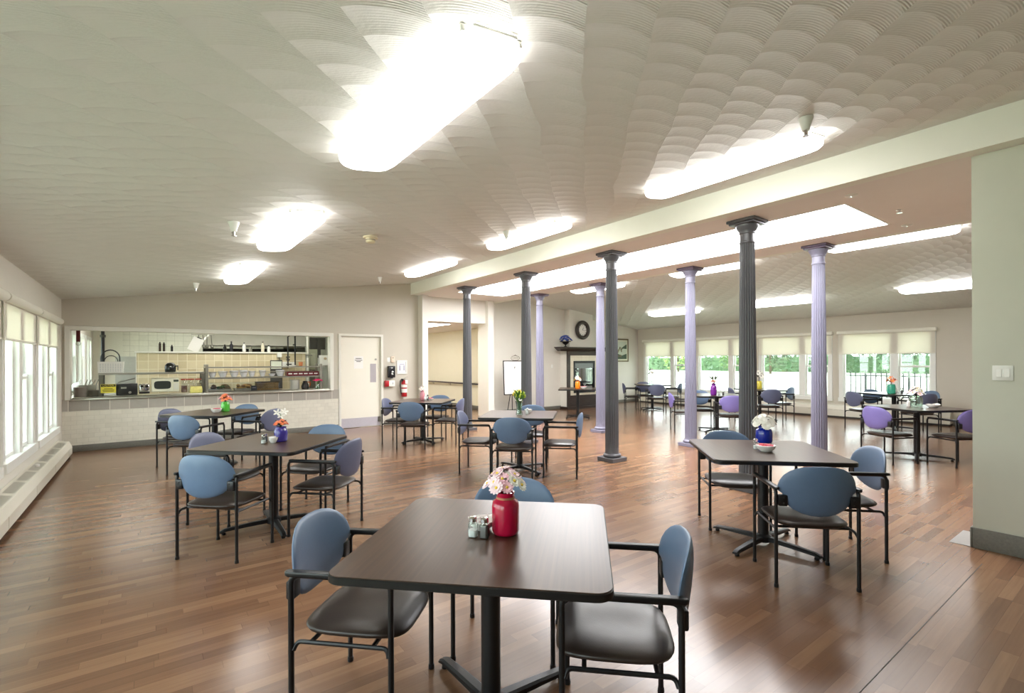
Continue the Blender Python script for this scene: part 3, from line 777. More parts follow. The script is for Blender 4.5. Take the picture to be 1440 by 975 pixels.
b = MB(); b.box(.06, .07, -.083, -.079, -.02, .03); b.build('lock', m_inkd, t, smooth=False)
t = thing('framed_notice', 'white framed notice on the wall above the fire extinguisher', 'notice', (4.88, YK, 1.36))
b = MB(); b.box(-.13, .13, -.022, 0, -.165, -.125, .004, 1); b.box(-.13, .13, -.022, 0, .125, .165, .004, 1); b.box(-.13, -.095, -.022, 0, -.165, .165, .004, 1); b.box(.095, .13, -.022, 0, -.165, .165, .004, 1); b.build('frame', m_plastic, t)
b = MB(); b.box(-.1, .1, -.012, 0, -.13, .13); b.build('sheet', m_paper, t, smooth=False)
b = MB(); b.box(-.065, .065, -.0145, -.012, .06, .078); b.box(-.07, -.035, -.0145, -.012, -.08, .045); b.box(.04, .07, -.0145, -.012, -.08, .045); b.build('print', mat('lilac_print', (170, 168, 188), .8), t, smooth=False)
t = thing('fire_extinguisher', 'red fire extinguisher hung on the wall beside the kitchen door', 'extinguisher', (4.90, YK-.09, .66))
b = MB(); b.lathe([(.0, 0), (.06, .0), (.068, .012), (.068, .30), (.06, .34), (.03, .37), (.022, .38), (.022, .40), (0, .4)], 24); b.build('cylinder', m_red, t)
b = MB(); b.lathe([(.0695, .10), (.0695, .19)], 24, ); b.lathe([(.0695, .22), (.0695, .29)], 24); b.build('label_band', m_plastic, t)
b = MB(); b.box(-.02, .02, -.02, .02, .395, .43, .004, 1); b.tube([(.0, 0, .43), (.03, -.0, .45), (.10, 0, .475)], .007, 6); b.tube([(0, 0, .415), (.05, 0, .415), (.09, 0, .40)], .007, 6); b.build('valve_handle', m_steel, t)
b = MB(); b.tube([(-.02, 0, .415), (-.06, 0, .42), (-.095, 0, .38), (-.1, 0, .28), (-.085, -.01, .12), (-.08, -.01, .06)], .011, 8); b.build('hose', m_black, t)
b = MB(); b.box(.0, .06, -.074, -.07, .31, .40, .001, 1); b.build('inspection_tag', m_paper, t)
b = MB(); b.box(-.03, .03, .06, .094, .25, .42, .003, 1); b.build('wall_bracket', m_black, t)
# corridor handrail and light
t = thing('handrail', 'dark wood handrail along the cream corridor wall', 'handrail', (8.15, 11.75, .79))
b = MB(); b.tube([(-.055, 0, 0), (-.075, .03, 0), (-.075, 5.6, 0), (-.055, 5.63, 0)], .022, 10); b.build('rail', mat('dark_rail', (62, 50, 46), .4), t)
for k in range(5):
    b = MB(); y = .35+1.2*k; b.tube([(0, y, -.06), (-.045, y, -.06), (-.075, y, -.02)], .009, 6); b.box(-.008, 0, y-.03, y+.03, -.09, -.03, .002, 1); b.build('bracket', m_steel, t)
t = thing('corridor_light', 'flat bright ceiling panel inside the cream corridor', 'light', (6.1, 12.0, 2.5))
b = MB(); b.box(-.32, .32, -.65, .65, -.03, 0, .004, 1); b.build('frame', m_plastic, t)
b = MB(); b.box(-.29, .29, -.62, .62, -.034, -.029); b.build('diffuser', emis('corridor_diffuser', (1, .98, .92), 16), t, smooth=False)
for k in range(2):
    o = copy_tree(t); o.location = (6.6, 14.6+2.6*k, 2.5); o['label'] = ['second ceiling panel deeper in the cream corridor', 'last ceiling panel at the corridor end'][k]
# easel
t = thing('flip_chart_easel', 'black easel holding a white flip chart sheet beside the columns', 'easel', (7.95, 10.6, 0), R(-4))
for k in (-1, 1):
    b = MB(); b.tube([(k*.10, .02, .60), (k*.12, -.02, .0)], .011, 8); b.build('leg', m_black, t)
b = MB(); b.tube([(0, .03, 1.35), (0, .45, 0)], .011, 8); b.build('leg', m_black, t)
TB = Matrix.Rotation(R(-3), 3, 'X')
def tb(b):
    for v in b.bm.verts: v.co = TB @ (v.co-Vector((0, 0, .6)))+Vector((0, 0, .6))
b = MB()
b.box(-.36, .36, 0, .025, 1.485, 1.51, .003, 1); b.box(-.36, .36, -.02, .025, .59, .615, .003, 1); b.box(-.36, -.335, 0, .025, .6, 1.5, .003, 1); b.box(.335, .36, 0, .025, .6, 1.5, .003, 1); tb(b)
b.build('board_frame', m_black, t)
b = MB(); b.box(-.337, .337, .004, .014, .61, 1.49); tb(b); b.build('paper_sheet', m_paper, t, smooth=False)
b = MB(); rnd = random.Random(11)
for k in range(9):
    z = 1.38-.082*k; x = -.26+rnd.uniform(0, .05)
    e = x+rnd.uniform(.3, .46); pts = []
    while x < e:
        pts.append((x, .0025, z+rnd.uniform(-.012, .012))); x += .014
    b.tube(pts, .0016, 4)
tb(b); b.build('handwriting', mat('pale_marker', (120, 122, 142), .8), t)
b = MB(); b.tube([(.135*math.cos(2*math.pi*k/28), .01, 1.575+.062*math.sin(2*math.pi*k/28)) for k in range(28)], .006, 6, closed=True)
b.tube([(-.05, .01, 1.625), (0, .01, 1.665), (.05, .01, 1.625)], .005, 6); b.tube([(-.07, .01, 1.515), (-.1, .01, 1.5)], .006, 6); b.tube([(.07, .01, 1.515), (.1, .01, 1.5)], .006, 6)
for k in range(4): b.tube([(-.09+.05*k, .01, 1.565), (-.075+.05*k, .01, 1.592), (-.06+.05*k, .01, 1.565)], .004, 5)
b.build('wire_topper', mat('bronze_wire', (112, 96, 88), .4, metal=.5), t)

# ------------------------------------------------------------------ kitchen behind the opening
t = thing('serving_counter', 'stainless steel serving counter along the kitchen opening', 'counter', ((OX0+OX1)/2, YK, 0))
W = (OX1-OX0)/2
b = MB(); b.box(-W, W, -.06, .72, .862, .895, .008, 2); b.build('worktop', m_steel, t)
b = MB(); b.box(-W, W, .16, .70, .05, .862); b.build('cabinet_body', m_steeld, t, smooth=False)
b = MB(); b.tube([(-W+.02, -.02, .905), (W-.02, -.02, .905)], .010, 8); b.build('tray_rail', m_steel, t)
CT = .896
def put(n, lab, cat, x, y, z=CT, rz=0, group=None): return thing(n, lab, cat, (x, y, z), rz, group)
t = put('steel_overshelf', 'low stainless overshelf above the microwave and toaster', 'shelf', .1, 11.45)
b = MB(); b.box(-.81, .785, -.17, .22, .385, .42, .004, 1); b.build('shelf_top', m_steel, t)
for x in (-.78, .755):
    for y in (-.14, .19):
        b = MB(); b.box(x-.025, x+.025, y-.02, y+.02, 0, .386); b.build('post', m_steeld, t, smooth=False)
t = put('caution_sign', 'yellow and black caution sign on the steel shelf leg', 'sign', -.57, 11.24, .965)
b = MB(); b.box(-.105, .105, 0, .004, 0, .155); b.build('board', mat('yellow_sign', (232, 220, 70), .5), t, smooth=False)
b = MB(); b.box(-.1, .1, -.001, 0, .108, .15); b.build('header', m_inkd, t, smooth=False)
text('CAUTION', .036, mat('yellow_lettering', (236, 222, 70), .5), t, (0, -.0015, .129), (R(90), 0, 0), 'lettering', .0003)
b = MB(); 
for z, w in ((.075, .06), (.05, .08), (.027, .075)): b.box(-w, w, -.001, 0, z-.006, z+.006)
b.build('print', mat('olive_print', (120, 112, 40), .6), t, smooth=False)
t = put('perforated_crate', 'white perforated plastic crate on the steel overshelf', 'crate', -.54, 11.43, CT+.421)
b = MB()
def crate(b, w, d, h, th=.008, tp=.03):
    o_ = [(-w, -d), (w, -d), (w, d), (-w, d)]
    bot = [b.bm.verts.new((x*.93, y*.93, 0)) for x, y in o_]; top = [b.bm.verts.new((x, y, h)) for x, y in o_]
    ti = [b.bm.verts.new((x*(1-th/w), y*(1-th/d), h)) for x, y in o_]; bi = [b.bm.verts.new((x*.93*(1-th/w), y*.93*(1-th/d), th)) for x, y in o_]
    b.bm.faces.new(bot[::-1]); b.bm.faces.new(bi)
    for i in range(4):
        j = (i+1) % 4
        b.bm.faces.new((bot[i], bot[j], top[j], top[i])); b.bm.faces.new((top[i], top[j], ti[j], ti[i])); b.bm.faces.new((ti[i], ti[j], bi[j], bi[i]))
crate(b, .185, .14, .20); b.build('tub', m_plastic, t, smooth=False)
b = MB()
for i in range(9):
    for j in range(5):
        x = -.14+.035*i; z = .035+.03*j
        b.box(x-.008, x+.008, -.143-.0, -.13, z-.006, z+.006)
b.build('hole', mat('grey_hole', (190, 192, 196), .8), t, smooth=False)
b = MB(); b.tube([(.06*math.cos(math.pi*k/14)*1.6, .02, .2+.11*math.sin(math.pi*k/14)) for k in range(15)], .007, 8); b.build('wire_handle', m_black, t)
def plates(name, lab, x, y, z, n, r, m=m_white, grp='stacked plates on the kitchen counter'):
    proto = None
    for k in range(n):
        if proto is None:
            b = MB(); b.lathe([(0, .004), (r*.55, .003), (r*.62, .0), (r*.66, .004), (r, .016), (r, .019), (r*.64, .009), (0, .008)], 28); proto = b.build(name, m); tag(proto, lab, 'plate', grp); o = proto
        else:
            o = proto.copy(); COL.objects.link(o)
        o.location = (x, y, z+.0125*k)
plates('dinner_plate', 'grey plate in the tall stack at the counter corner', -.95, 11.25, CT, 14, .09, mat('grey_stoneware', (176, 166, 156), .35))
plates('dinner_plate', 'grey plate in the short stack behind the caution sign', -.77, 11.42, CT, 9, .085, mat('grey_stoneware', (168, 164, 152), .35), 'short plate stack')
t = put('plastic_bag', 'white crumpled plastic bag behind the plate stack', 'bag', -1.03, 11.87, CT+.01)
b = MB(); b.ball((0, 0, .19), (.1, .09, .12), 20, 14)
for v in b.bm.verts: v.co += Vector(noise.noise_vector(v.co*14))*.025
for v in b.bm.verts: v.co.z = max(0, v.co.z-.07)
b.tube([(0, 0, .2), (.03, 0, .28), (.07, .02, .3)], .012, 6); b.build('bag_body', m_plastic, t)
t = put('steel_pan', 'steel roasting pan with handles behind the plates', 'pan', -.87, 11.62, CT+.0)
b = MB(); crate(b, .12, .1, .20); b.build('pan_body', m_steel, t, smooth=False)
b = MB()
for k in range(4): b.tube([(-.06+.05*k, 0, .16), (-.01+.05*k, .02, .30)], .008, 6)
b.build('ladle', m_chrome, t)
t = put('slow_cooker', 'black low warmer box under the steel overshelf', 'appliance', -.30, 11.5)
b = MB(); b.box(-.17, .14, -.14, .14, .012, .22, .012, 2); b.build('body', mat('black_appliance', (36, 36, 36), .3), t)
b = MB(); b.tube([(.03, -.14, .06), (.03, -.165, .06)], .022, 14); b.box(-.1, -.02, -.145, -.14, .13, .16); b.build('control', m_steel, t)
b = MB(); b.tube([(-.15, .0, .235), (.1, .05, .31)], .008, 6); b.build('lid_handle', m_steel, t)
t = put('toaster', 'chrome toaster beside the white microwave', 'toaster', -.06, 11.45, CT+.03)
b = MB(); b.box(-.085, .085, -.12, .12, .012, .18, .03, 3); b.build('body', m_chrome, t)
b = MB(); b.box(-.06, -.015, -.125, -.118, .11, .155, .002, 1); b.box(.015, .06, -.125, -.118, .11, .155, .002, 1); b.box(-.08, .08, -.122, .122, 0, .03, .004, 1); b.build('base_panel', m_black, t)
b = MB(); b.box(-.055, -.025, -.14, -.12, .085, .1); b.box(.025, .055, -.14, -.12, .085, .1); b.build('lever', m_black, t, smooth=False)
t = put('microwave', 'white microwave with dark door window on the counter', 'microwave', .26, 11.5, CT+.035)
b = MB(); b.box(-.215, .215, -.14, .18, .015, .27, .01, 2); b.build('body', mat('ivory_microwave', (232, 230, 206), .35), t)
b = MB(); b.box(-.205, .115, -.15, -.139, .025, .262, .004, 1); dd = b.build('door', mat('ivory_door', (236, 234, 212), .3), t)
o_ = []
for k in range(24):
    a = 2*math.pi*k/24; o_.append((-.045+.13*math.copysign(abs(math.cos(a))**.4, math.cos(a)), .145+.075*math.copysign(abs(math.sin(a))**.55, math.sin(a))))
b = MB(); b.prism(o_, -.154, -.15, axis='y'); b.build('door_window', mat('dark_mesh_glass', (58, 62, 58), .2), dd)
b = MB(); b.box(.125, .205, -.146, -.139, .2, .24); b.build('display', mat('display_grey', (70, 80, 70), .3), t, smooth=False)
b = MB()
for i in range(3):
    for j in range(4): b.box(.13+.025*i, .15+.025*i, -.144, -.139, .06+.03*j, .08+.03*j, .001, 1)
b.build('keypad', m_plastic, t)
t = put('coffee_canister', 'round black coffee urn lid on the overshelf above the microwave', 'canister', .34, 11.45, CT+.421)
b = MB(); b.lathe([(.08, 0), (.088, .01), (.092, .08), (.085, .13), (.06, .165), (.03, .178), (0, .18)], 28); b.build('body', mat('black_urn', (14, 14, 15), .25), t)
b = MB(); b.box(.085, .125, -.012, .012, .10, .125, .005, 2); b.box(.108, .125, -.012, .012, .03, .12, .005, 2); b.build('handle', m_black, t)
b = MB(); b.ball((-.005, -.088, .1), (.012, .003, .012)); b.build('badge', m_chrome, t)
m_jarfill = [mat('brown_cereal', (140, 104, 92), .7, var=.4, scale=90), mat('pale_oats', (226, 210, 176), .7, var=.2, scale=90), mat('pale_flakes', (222, 206, 170), .7, var=.2, scale=90)]
for k, (x, lab) in enumerate(((.56, 'red-lidded jar of brown cereal next to the microwave'), (.67, 'middle red-lidded clear jar behind the yellow bag'), (.79, 'red-lidded clear jar against the buffet post'))):
    t = put('storage_jar', lab, 'jar', x, 11.48, CT+.02, 0, 'red-lidded jars beside the microwave')
    b = MB(); b.box(-.05, .05, -.05, .05, 0, .24, .01, 2); b.build('jar_body', m_clear, t)
    b = MB(); b.box(-.046, .046, -.046, .046, .004, .13+.02*k, .008, 1); b.build('contents', m_jarfill[k], t)
    b = MB(); b.box(-.053, .053, -.053, .053, .24, .265, .006, 2); b.build('lid', mat('red_lid', (196, 84, 60), .4), t)
t = put('snack_bag', 'yellow and white snack bag in front of the red-lidded jars', 'bag', .74, 11.24, CT+.012)
b = MB(); o_ = [(-.1, 0), (.1, 0), (.105, .06), (.095, .13), (-.095, .13), (-.105, .06)]
b.pillow(o_, lambda u, v, k, s: (u, s*.03*math.sqrt(max(0, 1-(1-k)**2))+.02*math.sin(u*20), v)); b.build('bag_body', mat('yellow_snack_bag', (238, 226, 130), .4, var=.2, scale=25), t)
# buffet with sneeze guard shelves
t = put('buffet_stand', 'two tier stainless buffet stand with glass guard on the counter', 'buffet', 2.03, 11.42)
for x in (-1.11, 1.04):
    for y in (-.15, .2):
        b = MB(); b.box(x-.025, x+.025, y-.02, y+.02, 0, .56, .003, 1); b.build('post', m_steel, t)
b = MB(); b.box(-1.14, 1.14, -.16, .22, .485, .51, .004, 1); b.build('top_shelf', m_steel, t)
b = MB(); b.box(-1.1, 1.05, -.16, .22, .27, .30, .004, 1); b.build('bowl_shelf', m_steel, t)
b = MB(); b.tube([(-1.1, -.165, .40), (1.05, -.165, .40)], .006, 6); b.build('guard_rail', m_steel, t)
b = MB(); b.box(-1.1, .2, -.17, -.166, .05, .2); b.build('glass_guard', m_clear, t, smooth=False)
b = MB(); b.box(-1.1, .25, -.16, .2, 0, .02, .004, 1); b.build('warming_tray', m_steeld, t)
mb_ = mat('white_bowl', (222, 222, 224), .2)
bowls = [(1.02, .07, .11), (1.2, .085, .12), (1.4, .085, .13), (1.57, .08, .14), (1.72, .065, .12), (1.92, .065, .13), (2.1, .07, .06), (2.26, .09, .13)]
for k, (x, r, h) in enumerate(bowls):
    b = MB(); b.lathe([(r*.5, 0), (r*.55, .006), (r*.8, h*.45), (r, h*.97), (r*.99, h), (r*.94, h*.97), (r*.72, h*.45), (0, .014)], 24)
    o = b.build('serving_bowl', mb_); o.location = (x, 11.38, CT+.301)
    tag(o, ['white bowl nearest the buffet post', 'second white bowl from the left buffet post', 'third white bowl from the left buffet post', 'tall white bowl, fourth from the left buffet post', 'fifth white bowl along the buffet shelf', 'small white bowl with clear gap around it on the buffet shelf', 'shallow white dish on the buffet shelf', 'wide white bowl beside the dark red rack'][k], 'bowl', 'bowls on the buffet shelf')
t = put('condiment_rack', 'dark red condiment tray with white labels on the buffet shelf', 'tray', 2.71, 11.41, CT+.301)
b = MB(); b.box(-.33, .33, -.1, .1, 0, .105, .006, 1); b.build('tray_body', mat('burgundy_tray', (104, 20, 32), .4), t)
b = MB()
for k in range(6): b.box(-.30+.105*k, -.225+.105*k, -.103, -.099, .035, .06)
b.build('price_strip', m_plastic, t, smooth=False)
t = put('copper_cup', 'small copper cup standing on the buffet top above the red tray', 'cup', 2.68, 11.4, CT+.511)
b = MB(); b.lathe([(.03, 0), (.04, .01), (.045, .09), (.042, .09), (.037, .015), (0, .01)], 20); b.build('cup_body', mat('copper', (206, 130, 88), .3, metal=.6), t)
mbread = [mat('golden_bread', (206, 160, 84), .7, var=.25, scale=30), mat('brown_loaf', (128, 86, 46), .7, var=.3, scale=30)]
def tray_food(name, lab, x, w, mats, seed, n):
    t = put(name, lab, 'tray', x, 11.42, CT+.021)
    b = MB(); crate(b, w, .13, .05); b.build('steel_pan', m_steel, t, smooth=False)
    rnd = random.Random(seed)
    for k in range(n):
        b = MB(); r = rnd.uniform(.035, .05)
        b.ball((rnd.uniform(-w+.06, w-.06), rnd.uniform(-.08, .07), .06+rnd.uniform(0, .05)), (r*1.4, r*.8, r*.7), 10, 7, Matrix.Rotation(rnd.uniform(0, 3), 3, 'Z')); b.build('roll', mats[k % len(mats)], t)
tray_food('salad_tray', 'steel tray of browned food at the buffet post', 1.15, .2, [mat('browned_food', (112, 84, 48), .7, var=.4, scale=50), mat('green_salad', (70, 96, 48), .6, var=.4, scale=50)], 2, 12)
tray_food('bread_tray', 'steel tray heaped with golden bread rolls in the buffet', 1.58, .18, mbread, 4, 14)
t = put('wooden_bread_box', 'brown wooden box at the end of the buffet glass', 'box', 2.0, 11.42, CT+.021)
b = MB(); b.box(-.2, .22, -.1, .12, 0, .155, .006, 1); b.build('box_body', wood('oak_box', (104, 76, 36), (136, 102, 54), .5, 0, 3, 40), t)
b = MB(); b.box(-.205, .225, -.105, .125, .155, .17, .004, 1); b.build('lid', m_darkwood, t)
t = put('price_card', 'small black card holder beside the wooden box', 'card', 1.74, 11.25, CT+.021)
b = MB(); b.box(-.055, .055, -.004, .004, 0, .1, .003, 1); b.build('card', m_inkd, t)
b = MB(); b.box(-.03, .03, -.006, -.004, .05, .065); b.build('print', m_ink, t, smooth=False)
plates('side_plate', 'white plate in the stack at the right end of the buffet', 2.56, 11.42, CT, 17, .105, m_white, 'white plate stack in the buffet')
t = put('coffee_pot', 'dark coffee pot with orange handle in the buffet', 'pot', 2.76, 11.35)
b = MB(); b.lathe([(.06, 0), (.075, .02), (.08, .07), (.06, .13), (.045, .155), (.05, .17), (0, .172)], 24); b.build('pot_body', mat('smoked_glass_pot', (40, 38, 38), .12), t)
b = MB(); b.tube([(.05, 0, .16), (.1, 0, .155), (.105, 0, .09), (.075, 0, .05)], .010, 8); b.build('handle', mat('orange_handle', (206, 104, 50), .4), t)
b = MB(); b.lathe([(.05, .172), (.04, .185), (0, .188)], 20); b.build('lid', m_black, t)
t = put('round_vase', 'clear round vase holding magenta flowers on the counter end', 'vase', 2.95, 11.1)
b = MB(); b.lathe([(.03, 0), (.05, .01), (.06, .05), (.045, .10), (.04, .12), (.037, .12), (.042, .1), (.056, .05), (.045, .014), (0, .012)], 20); b.build('vase_body', m_water, t)
t = put('flower_bouquet', 'magenta flowers in the round vase on the kitchen counter', 'flowers', 2.95, 11.1, CT+.01)
for k in range(9):
    a = 2.4*k; rr = .085*math.sqrt(k/9)
    b = MB(); blob_flower(b, (rr*math.cos(a), rr*math.sin(a), .2-.35*rr), .05, 8, 3, .6, (math.cos(a)*rr*6, math.sin(a)*rr*6, 1)); b.build('flower', PET['magenta'], t)
b = MB(); b.tube([(0, 0, .012), (0.005, 0, .17)], .008, 6); b.tube([(-.012, 0, .012), (-.022, 0, .15)], .004, 6); b.tube([(.012, .01, .012), (.022, 0, .15)], .004, 6); b.build('stem', m_leaf, t)
# partition, hood, back of kitchen
b = MB(); b.box(-.2, 3.12, 12.8, 12.95, 0, 1.70); struct(b.build('wall_partition', m_tileb, smooth=False))
b = MB(); b.box(-.23, 3.14, 12.77, 12.98, 1.70, 1.735, .004, 1); b.box(-.215, -.195, 12.79, 12.96, 0, 1.70); struct(b.build('trim_partition_cap', m_trim))
t = thing('range_hood', 'large stainless steel range hood over the cooking line', 'hood', (2.25, 14.0, 1.90))
b = MB(); A = [(-1.25, -.55, 0), (1.2, -.55, 0), (1.2, .55, 0), (-1.25, .55, 0)]; 
lo = [b.bm.verts.new(p) for p in A]; mid = [b.bm.verts.new((x, y, .035)) for x, y, z in A]
hi = [b.bm.verts.new(p) for p in ((-.85, -.25, .55), (.85, -.25, .55), (.85, .5, .55), (-.85, .5, .55))]
for P, Q in ((lo, mid), (mid, hi)):
    for i in range(4): b.bm.faces.new((P[i], P[(i+1) % 4], Q[(i+1) % 4], Q[i]))
b.bm.faces.new(hi); b.build('canopy', mat('satin_hood_steel', (206, 204, 194), .35, metal=.1, var=.08, scale=4), t, smooth=False)
b = MB(); b.box(-1.2, 1.15, -.5, .5, .02, .04); b.build('grease_filter', m_slot, t, smooth=False)
b = MB(); b.box(-.8, .8, -.2, .45, .5, .7); b.build('duct', m_steel, t, smooth=False)
t = thing('cooking_range', 'dark cooking range below the steel hood', 'range', (2.2, 14.2, 0))
b = MB(); b.box(-1.1, 1.1, -.35, .4, .1, 1.2, .01, 1); b.build('body', m_steeld, t)
b = MB(); b.box(-1.1, 1.1, .3, .4, 1.2, 1.85, .006, 1); b.build('splash_shelf', m_black, t)
for k in range(6):
    b = MB(); b.lathe([(.02, 0), (.022, .02), (0, .022)], 12); o = b.build('knob', m_black, t); o.rotation_euler = (R(90), 0, 0); o.location = (-.8+.3*k, -.352, 1.1)
rnd = random.Random(8)
for k in range(8):
    x = .95+.13*k; h = .14+rnd.random()*.1
    if k in (2, 5): continue
    lab = ['dark bottle first along the hood ledge', 'second dark bottle along the hood ledge', '', 'pale canister under the hood', 'steel tin under the hood', '', 'cream carton under the hood right half', 'white carton under the hood right half'][k]
    t = thing('shelf_bottle', lab, 'bottle', (x+.45, 12.88, 1.736), 0, 'containers on the partition ledge')
    b = MB(); b.lathe([(.03, 0), (.035, .01), (.035, h*.65), (.015, h*.8), (.015, h), (0, h)], 14); b.build('bottle_body', [m_black, m_inkd, 0, m_plastic, m_steel, 0, mat('cream_carton', (222, 214, 190), .5), m_plastic][k], t)
    b = MB(); b.lathe([(.0165, h-.02), (.0165, h+.004), (0, h+.004)], 12); b.build('cap', m_slot, t)
for k, (x, h, lab) in enumerate(((.20, .17, 'dark knife block on the tiled partition'), (.27, .165, 'second dark knife block on the tiled partition'), (.41, .11, 'small dark bracket on the tiled partition'))):
    t = thing('knife_block', lab, 'knife block', (x, 12.88, 1.736), 0, 'dark blocks on the partition cap')
    b = MB(); b.box(-.022, .022, -.04, .04, 0, h, .004, 1); b.build('block', m_darkwood if k < 2 else m_black, t)
    b = MB(); b.box(-.012, .012, -.03, -.01, h, h+.03, .003, 1); b.box(-.012, .012, .01, .03, h, h+.03, .003, 1); b.build('handle', m_black, t)
t = thing('utensil_rack', 'dark ladles and tongs hanging beside the range hood', 'utensils', (.98, 13.2, 2.12))
b = MB(); b.box(-.2, .25, -.01, .01, .0, .02); b.build('rack_bar', m_steel, t, smooth=False)
for k in range(4):
    b = MB(); x = -.06+.08*k; b.tube([(x, 0, 0), (x+.02*(k % 2), -.01, -.24)], .009, 6); b.ball((x+.02*(k % 2), -.02, -.27), (.035, .02, .045), 10, 7); b.build('ladle', m_steeld, t)
t = thing('order_sheet', 'tilted white sheets clipped beside the hanging utensils', 'paper', (.86, 13.1, 1.9), 0); t.rotation_euler = (0, R(25), 0)
b = MB(); b.box(-.11, .11, -.003, 0, -.16, .16); b.build('sheet', m_paper, t, smooth=False)
b = MB(); b.box(-.05, .05, -.012, 0, .15, .17); b.build('clip', m_black, t, smooth=False)
t = thing('gas_pipe', 'black gas pipe dropping past the hood to the partition', 'pipe', (2.84, 12.62, 0))
b = MB(); b.tube([(-.16, 0, 1.35), (-.16, 0, 2.1), (-.02, 0, 2.18), (-.02, 0, 2.18), (0, 0, 2.14), (0, 0, 1.42)], .016, 8); b.build('pipe_run', m_black, t)
b = MB(); b.tube([(-.16, -.02, 1.55), (-.16, -.06, 1.55)], .03, 10); b.box(-.2, -.12, -.03, .03, 1.6, 1.63); b.build('valve', m_slot, t)
b = MB(); b.box(-.02, .02, 0, .15, 1.9, 1.93); b.box(-.18, -.14, 0, .15, 1.6, 1.63); b.build('wall_strap', m_slot, t, smooth=False)
t = thing('hand_towel_box', 'white dispenser box on the tiled partition by the pipe', 'dispenser', (2.72, 12.8, 1.44))
b = MB(); b.box(-.16, .16, -.1, 0, -.05, .06, .008, 1); b.build('housing', m_plastic, t)
b = MB(); b.box(-.06, .06, -.103, -.099, -.015, .015); b.build('print', m_slot, t, smooth=False)
t = thing('junction_box', 'small white electrical box on the tiled partition corner', 'box', (2.52, 12.8, 1.68)); 
b = MB(); b.box(-.05, .05, -.06, 0, -.07, .05, .005, 1); b.build('housing', m_plastic, t)
b = MB(); b.tube([(0, -.03, -.07), (.0, -.03, -.25), (.03, -.02, -.3)], .008, 6); b.build('cable', m_slot, t)
t = thing('framed_card', 'dark framed card standing behind the buffet shelf', 'frame', (2.42, 12.6, 1.32))
b = MB(); b.box(-.13, .13, -.01, .01, .2, .22); b.box(-.13, .13, -.01, .01, -.45, .02); b.box(-.13, -.115, -.01, .01, 0, .22); b.box(.115, .13, -.01, .01, 0, .22); b.build('frame', m_slot, t, smooth=False)
b = MB(); b.box(-.12, .12, -.004, .004, 0, .21); b.build('card', mat('pale_green_card', (214, 220, 200), .7), t, smooth=False)
t = thing('water_pipe', 'white vertical pipe beside the partition end', 'pipe', (3.16, 12.75, 0))
b = MB(); b.tube([(0, 0, 0), (0, 0, 2.6)], .028, 12); b.build('pipe_run', m_trim, t)
b = MB(); b.tube([(-.06, -.02, 1.66), (.1, -.02, 1.66)], .02, 8); b.lathe([(.036, 1.6), (.036, 1.7)], 14); b.build('fitting', m_steel, t)
t = thing('electrical_panel', 'grey electrical panel on the kitchen side wall', 'panel', (3.5, 13.2, 1.5))
b = MB(); b.box(-.2, .0, -.05, 0.05, -.2, .32, .006, 1); b.build('cabinet', mat('grey_green_panel', (170, 172, 150), .5), t)
b = MB(); b.box(-.16, -.05, -.054, -.05, -.1, .22); b.build('door', mat('grey_panel_door', (186, 188, 168), .5), t, smooth=False)
b = MB(); b.box(-.18, .2, -.03, .05, .32, .62, .006, 1); b.box(.0, .08, -.05, .05, .1, .6); b.build('conduit_box', m_slot, t)
b = MB(); b.box(-.18, -.02, -.03, .03, -1.5, -.2); b.build('wire_trough', m_steeld, t, smooth=False)
t = thing('glove_box_holder', 'white box holder on the dark kitchen side panel', 'box', (3.52, 12.7, 1.5))
b = MB(); b.box(-.1, .1, -.06, .06, -.1, .16, .006, 1); b.build('holder', m_plastic, t)
b = MB(); b.ball((.03, -.062, .08), (.04, .006, .03), 10, 6); b.build('opening', mat('tan_opening', (190, 170, 140), .7), t)
t = thing('tall_fridge', 'tall steel cabinet at the kitchen side wall', 'cabinet', (3.5, 15.9, 0))
b = MB(); b.box(-.35, .24, -.5, .5, .08, 2.2, .01, 1); b.build('body', m_steeld, t)
b = MB(); b.box(-.37, -.35, -.48, .48, .12, 2.15, .006, 1); dd = b.build('door', m_steel, t)
b = MB(); b.tube([(-.40, -.4, .9), (-.40, -.4, 1.4)], .012, 8); b.build('handle', m_chrome, dd)
t = thing('red_strap', 'dark red strap with ring hanging at the kitchen window corner', 'strap', (-.99, 11.5, 1.87))
b = MB(); b.box(-.028, .028, -.006, .006, 0, .75, .003, 1); b.build('strap', mat('maroon_webbing', (96, 22, 26), .7), t)
b = MB(); b.tube([(.032*math.cos(2*math.pi*k/20), 0, -.03+.032*math.sin(2*math.pi*k/20)) for k in range(20)], .005, 6, closed=True); b.build('ring', m_steel, t)
t = thing('spray_faucet', 'black looped pre-rinse hose rising behind the white crate', 'faucet', (-.6, 12.08, 0))
b = MB(); b.tube([(-.12, 0, .9), (-.12, 0, 1.58)]+[(.02-.14*math.cos(math.pi*k/12), 0, 1.58+.16*math.sin(math.pi*k/12)) for k in range(1, 13)]+[(.16, 0, 1.5)], .011, 8); b.build('hose', m_black, t)
b = MB(); b.tube([(.16, 0, 1.5), (.16, -.01, 1.42)], .02, 10); b.build('spray_head', m_steel, t)
b = MB(); b.box(-.45, .4, -.25, .3, .85, .9, .004, 1); b.box(.08, .4, .27, .3, .9, 1.62); b.build('sink_bench', mat('pale_steel', (186, 188, 180), .4, metal=.4), t)
for sx in (-.42, .37):
    for sy in (-.22, .27):
        b = MB(); b.tube([(sx, sy, 0), (sx, sy, .85)], .02, 8); b.build('leg', m_steel, t)
t = thing('standpipe', 'black vertical pipe at the left back of the kitchen', 'pipe', (-.72, 12.6, 0))
b = MB(); b.tube([(0, 0, 0), (0, 0, 2.6)], .03, 12); b.build('pipe_run', m_black, t)
b = MB(); b.lathe([(.045, 2.0), (.045, 2.05)], 14); b.build('collar', m_slot, t)
